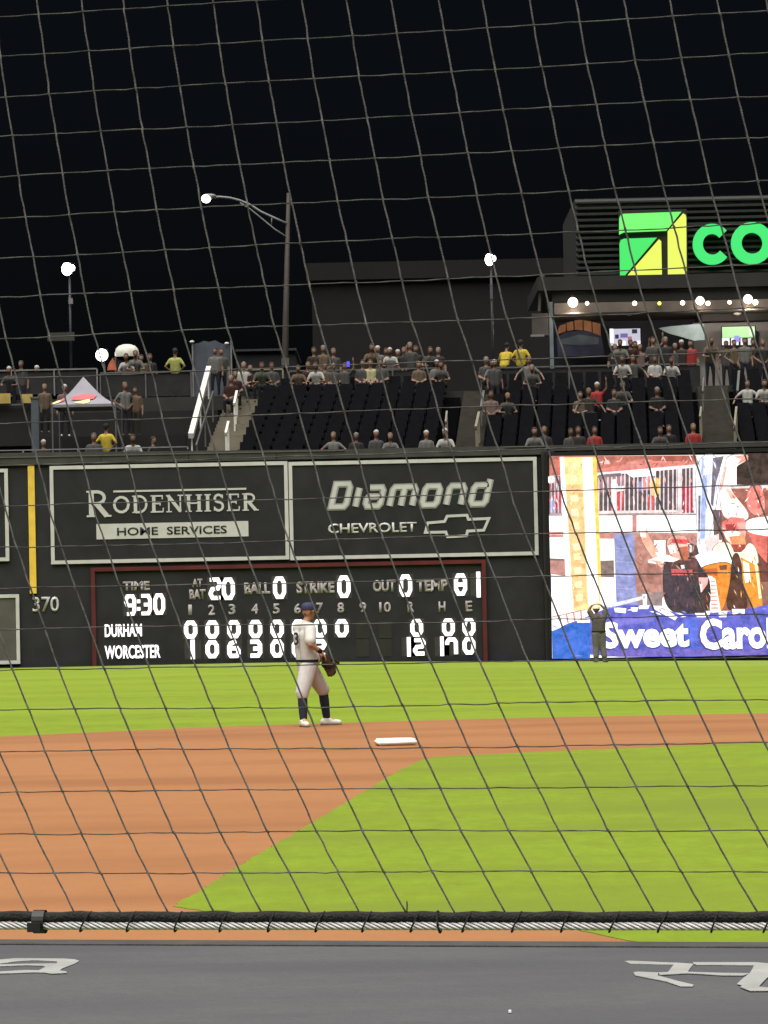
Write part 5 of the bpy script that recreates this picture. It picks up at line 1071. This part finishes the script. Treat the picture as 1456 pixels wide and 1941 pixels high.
net = thing('backstop_net', 'thin grey square mesh safety net hanging across the whole view', 'net', (P0.x, P0.y, P0.z))
rn = random.Random(4)
rowoff = [rn.uniform(-.0012, .0012) for _ in ROWS]
coloff = {i: rn.uniform(-.0014, .0014) for i in range(-26, 20)}
def nodeu(i, w): return colu(i, w) + coloff[i]
for i in range(-22, 16):
    pts = []; rr = []; ws = [.004]
    for j, w in enumerate(ROWS):
        w0 = ROWS[j - 1] if j else .004
        ws += [w0 + (w - w0) * t for t in (.25, .5, .75)] + [w - .0022, w, w + .0022]
    for w in ws:
        kn = min(abs(w - x) for x in ROWS) < .0003
        pts.append(netp(nodeu(i, w) + rn.gauss(0, .0002) + .00025 * math.sin(w * 60 + i), w, rn.gauss(0, .0006))); rr.append(.00130 if kn else .00090 * rn.uniform(.9, 1.08))
    g = MB(); g.tube(pts, rr, M_net, 6); g.build('vertical_strand', net, True)
for j, w in enumerate(ROWS):
    pts = []; rr = []
    for i in range(-22, 16):
        for t in (0, .25, .5, .75):
            if i == 15 and t > 0: break
            u = nodeu(i, w) * (1 - t) + (nodeu(i + 1, w) if i < 15 else 0) * t
            pts.append(netp(u, w + rowoff[j] * math.sin(i * .5 + j) + rn.gauss(0, .0002) + .0004 * math.sin(math.pi * t) * (-1 if (i + j) % 3 else .4), rn.gauss(0, .0005))); rr.append(.00062 * rn.uniform(.85, 1.18))
    g = MB(); g.tube(pts, rr, M_net2, 5); g.build('horizontal_strand', net, True)
# border rope, lacing and ties
zr, zcab = .0036, -.0049
pts = [netp(-1.1 + k * .01, zr + .0006 * math.sin(k * .9) + rn.gauss(0, .00025)) for k in range(221)]
g = MB(); g.tube(pts, [.0052 * rn.uniform(.94, 1.08) for _ in pts], M_rope, 10); g.build('border_rope', net, True)
def lace(u, lean, r, m=M_rope, full=1.0):
    pts = []
    for k in range(17):
        a = 2 * math.pi * k / 16; h = math.cos(a); s = math.sin(a)
        pts.append(netp(u + lean * h * .5, -.0012 + h * .0115 * full, .0078 * s))
    g = MB(); g.tube(pts, r, m, 6, False); g.build('lacing_cord', net, True)
for i in range(-22, 16):
    lace(nodeu(i, .012) + .012 + rn.uniform(-.003, .003), .010 * rn.uniform(.75, 1.2), .0009, M_rope, .86)
def u_of(px): d = ray(px, 1738); n_ = V((math.sin(PS), math.cos(PS), 0)); t = (P0 - EYE).dot(n_) / d.dot(n_); return (EYE + d * t - P0).dot(UU)
for px in (832,): lace(u_of(px), -.002, .0012, M_rope, .9)
M_clamp = mat('black plastic clamp', (.014, .014, .014), .45, .2, 30)
uc = u_of(72); g = MB()
for k in range(14):
    a = -math.pi * .62 + k * math.pi * 1.24 / 13
pts = [netp(uc + .002, -.0012 + math.cos(2 * math.pi * k / 18) * .0118, .0092 * math.sin(2 * math.pi * k / 18)) for k in range(19)]
vs = [p + UU * s for p in pts for s in (-.0062, .0062)]; g.add(vs, [(2 * k, 2 * k + 1, 2 * k + 3, 2 * k + 2) for k in range(18)], M_clamp)
vs = [netp(uc + x, z, y) for y in (.0085, .0125) for x, z in ((-.0075, -.0105), (.006, -.0105), (.006, -.0015), (-.0075, -.0015))]; g.hexa([vs[0], vs[1], vs[5], vs[4], vs[3], vs[2], vs[6], vs[7]], M_clamp)
g.build('cable_clamp', net)
u5 = u_of(772); g = MB(); g.tube([netp(u5, .006, .002), netp(u5 + .0008, .016, .003), netp(u5 + .0002, .019, .002)], .0007, M_rope, 5); g.build('loose_cord_end', net, True)
cab = thing('steel_cable', 'twisted bright steel wire cable along the bottom of the net', 'cable', netp(0, zcab))
for s in range(6):
    pts = []; n = 1300
    for k in range(n + 1):
        u = -1.1 + 2.2 * k / n; a = 2 * math.pi * (u / .043) + s * math.pi / 3
        pts.append(netp(u, zcab + .0032 * math.cos(a), .0032 * math.sin(a)))
    g = MB(); g.tube(pts, .00132, M_steel, 6, False); g.build('wire_strand', cab, True)
g = MB(); g.tube([netp(-1.1, zcab), netp(1.1, zcab)], .0019, M_black, 6, False); g.build('wire_core', cab, True)
# posts that carry the cable, either side of the view
for s, lb in ((-1.1, 'black net post beyond the left edge of the view'), (1.1, 'black net post beyond the right edge of the view')):
    p = netp(s, 0); g = MB(); g.tube([(p.x, p.y, -2.6), (p.x, p.y, 2.9)], .04, M_black, 12); tag(g.build('net_post', None, True), lb, 'post', 'posts that carry the net')
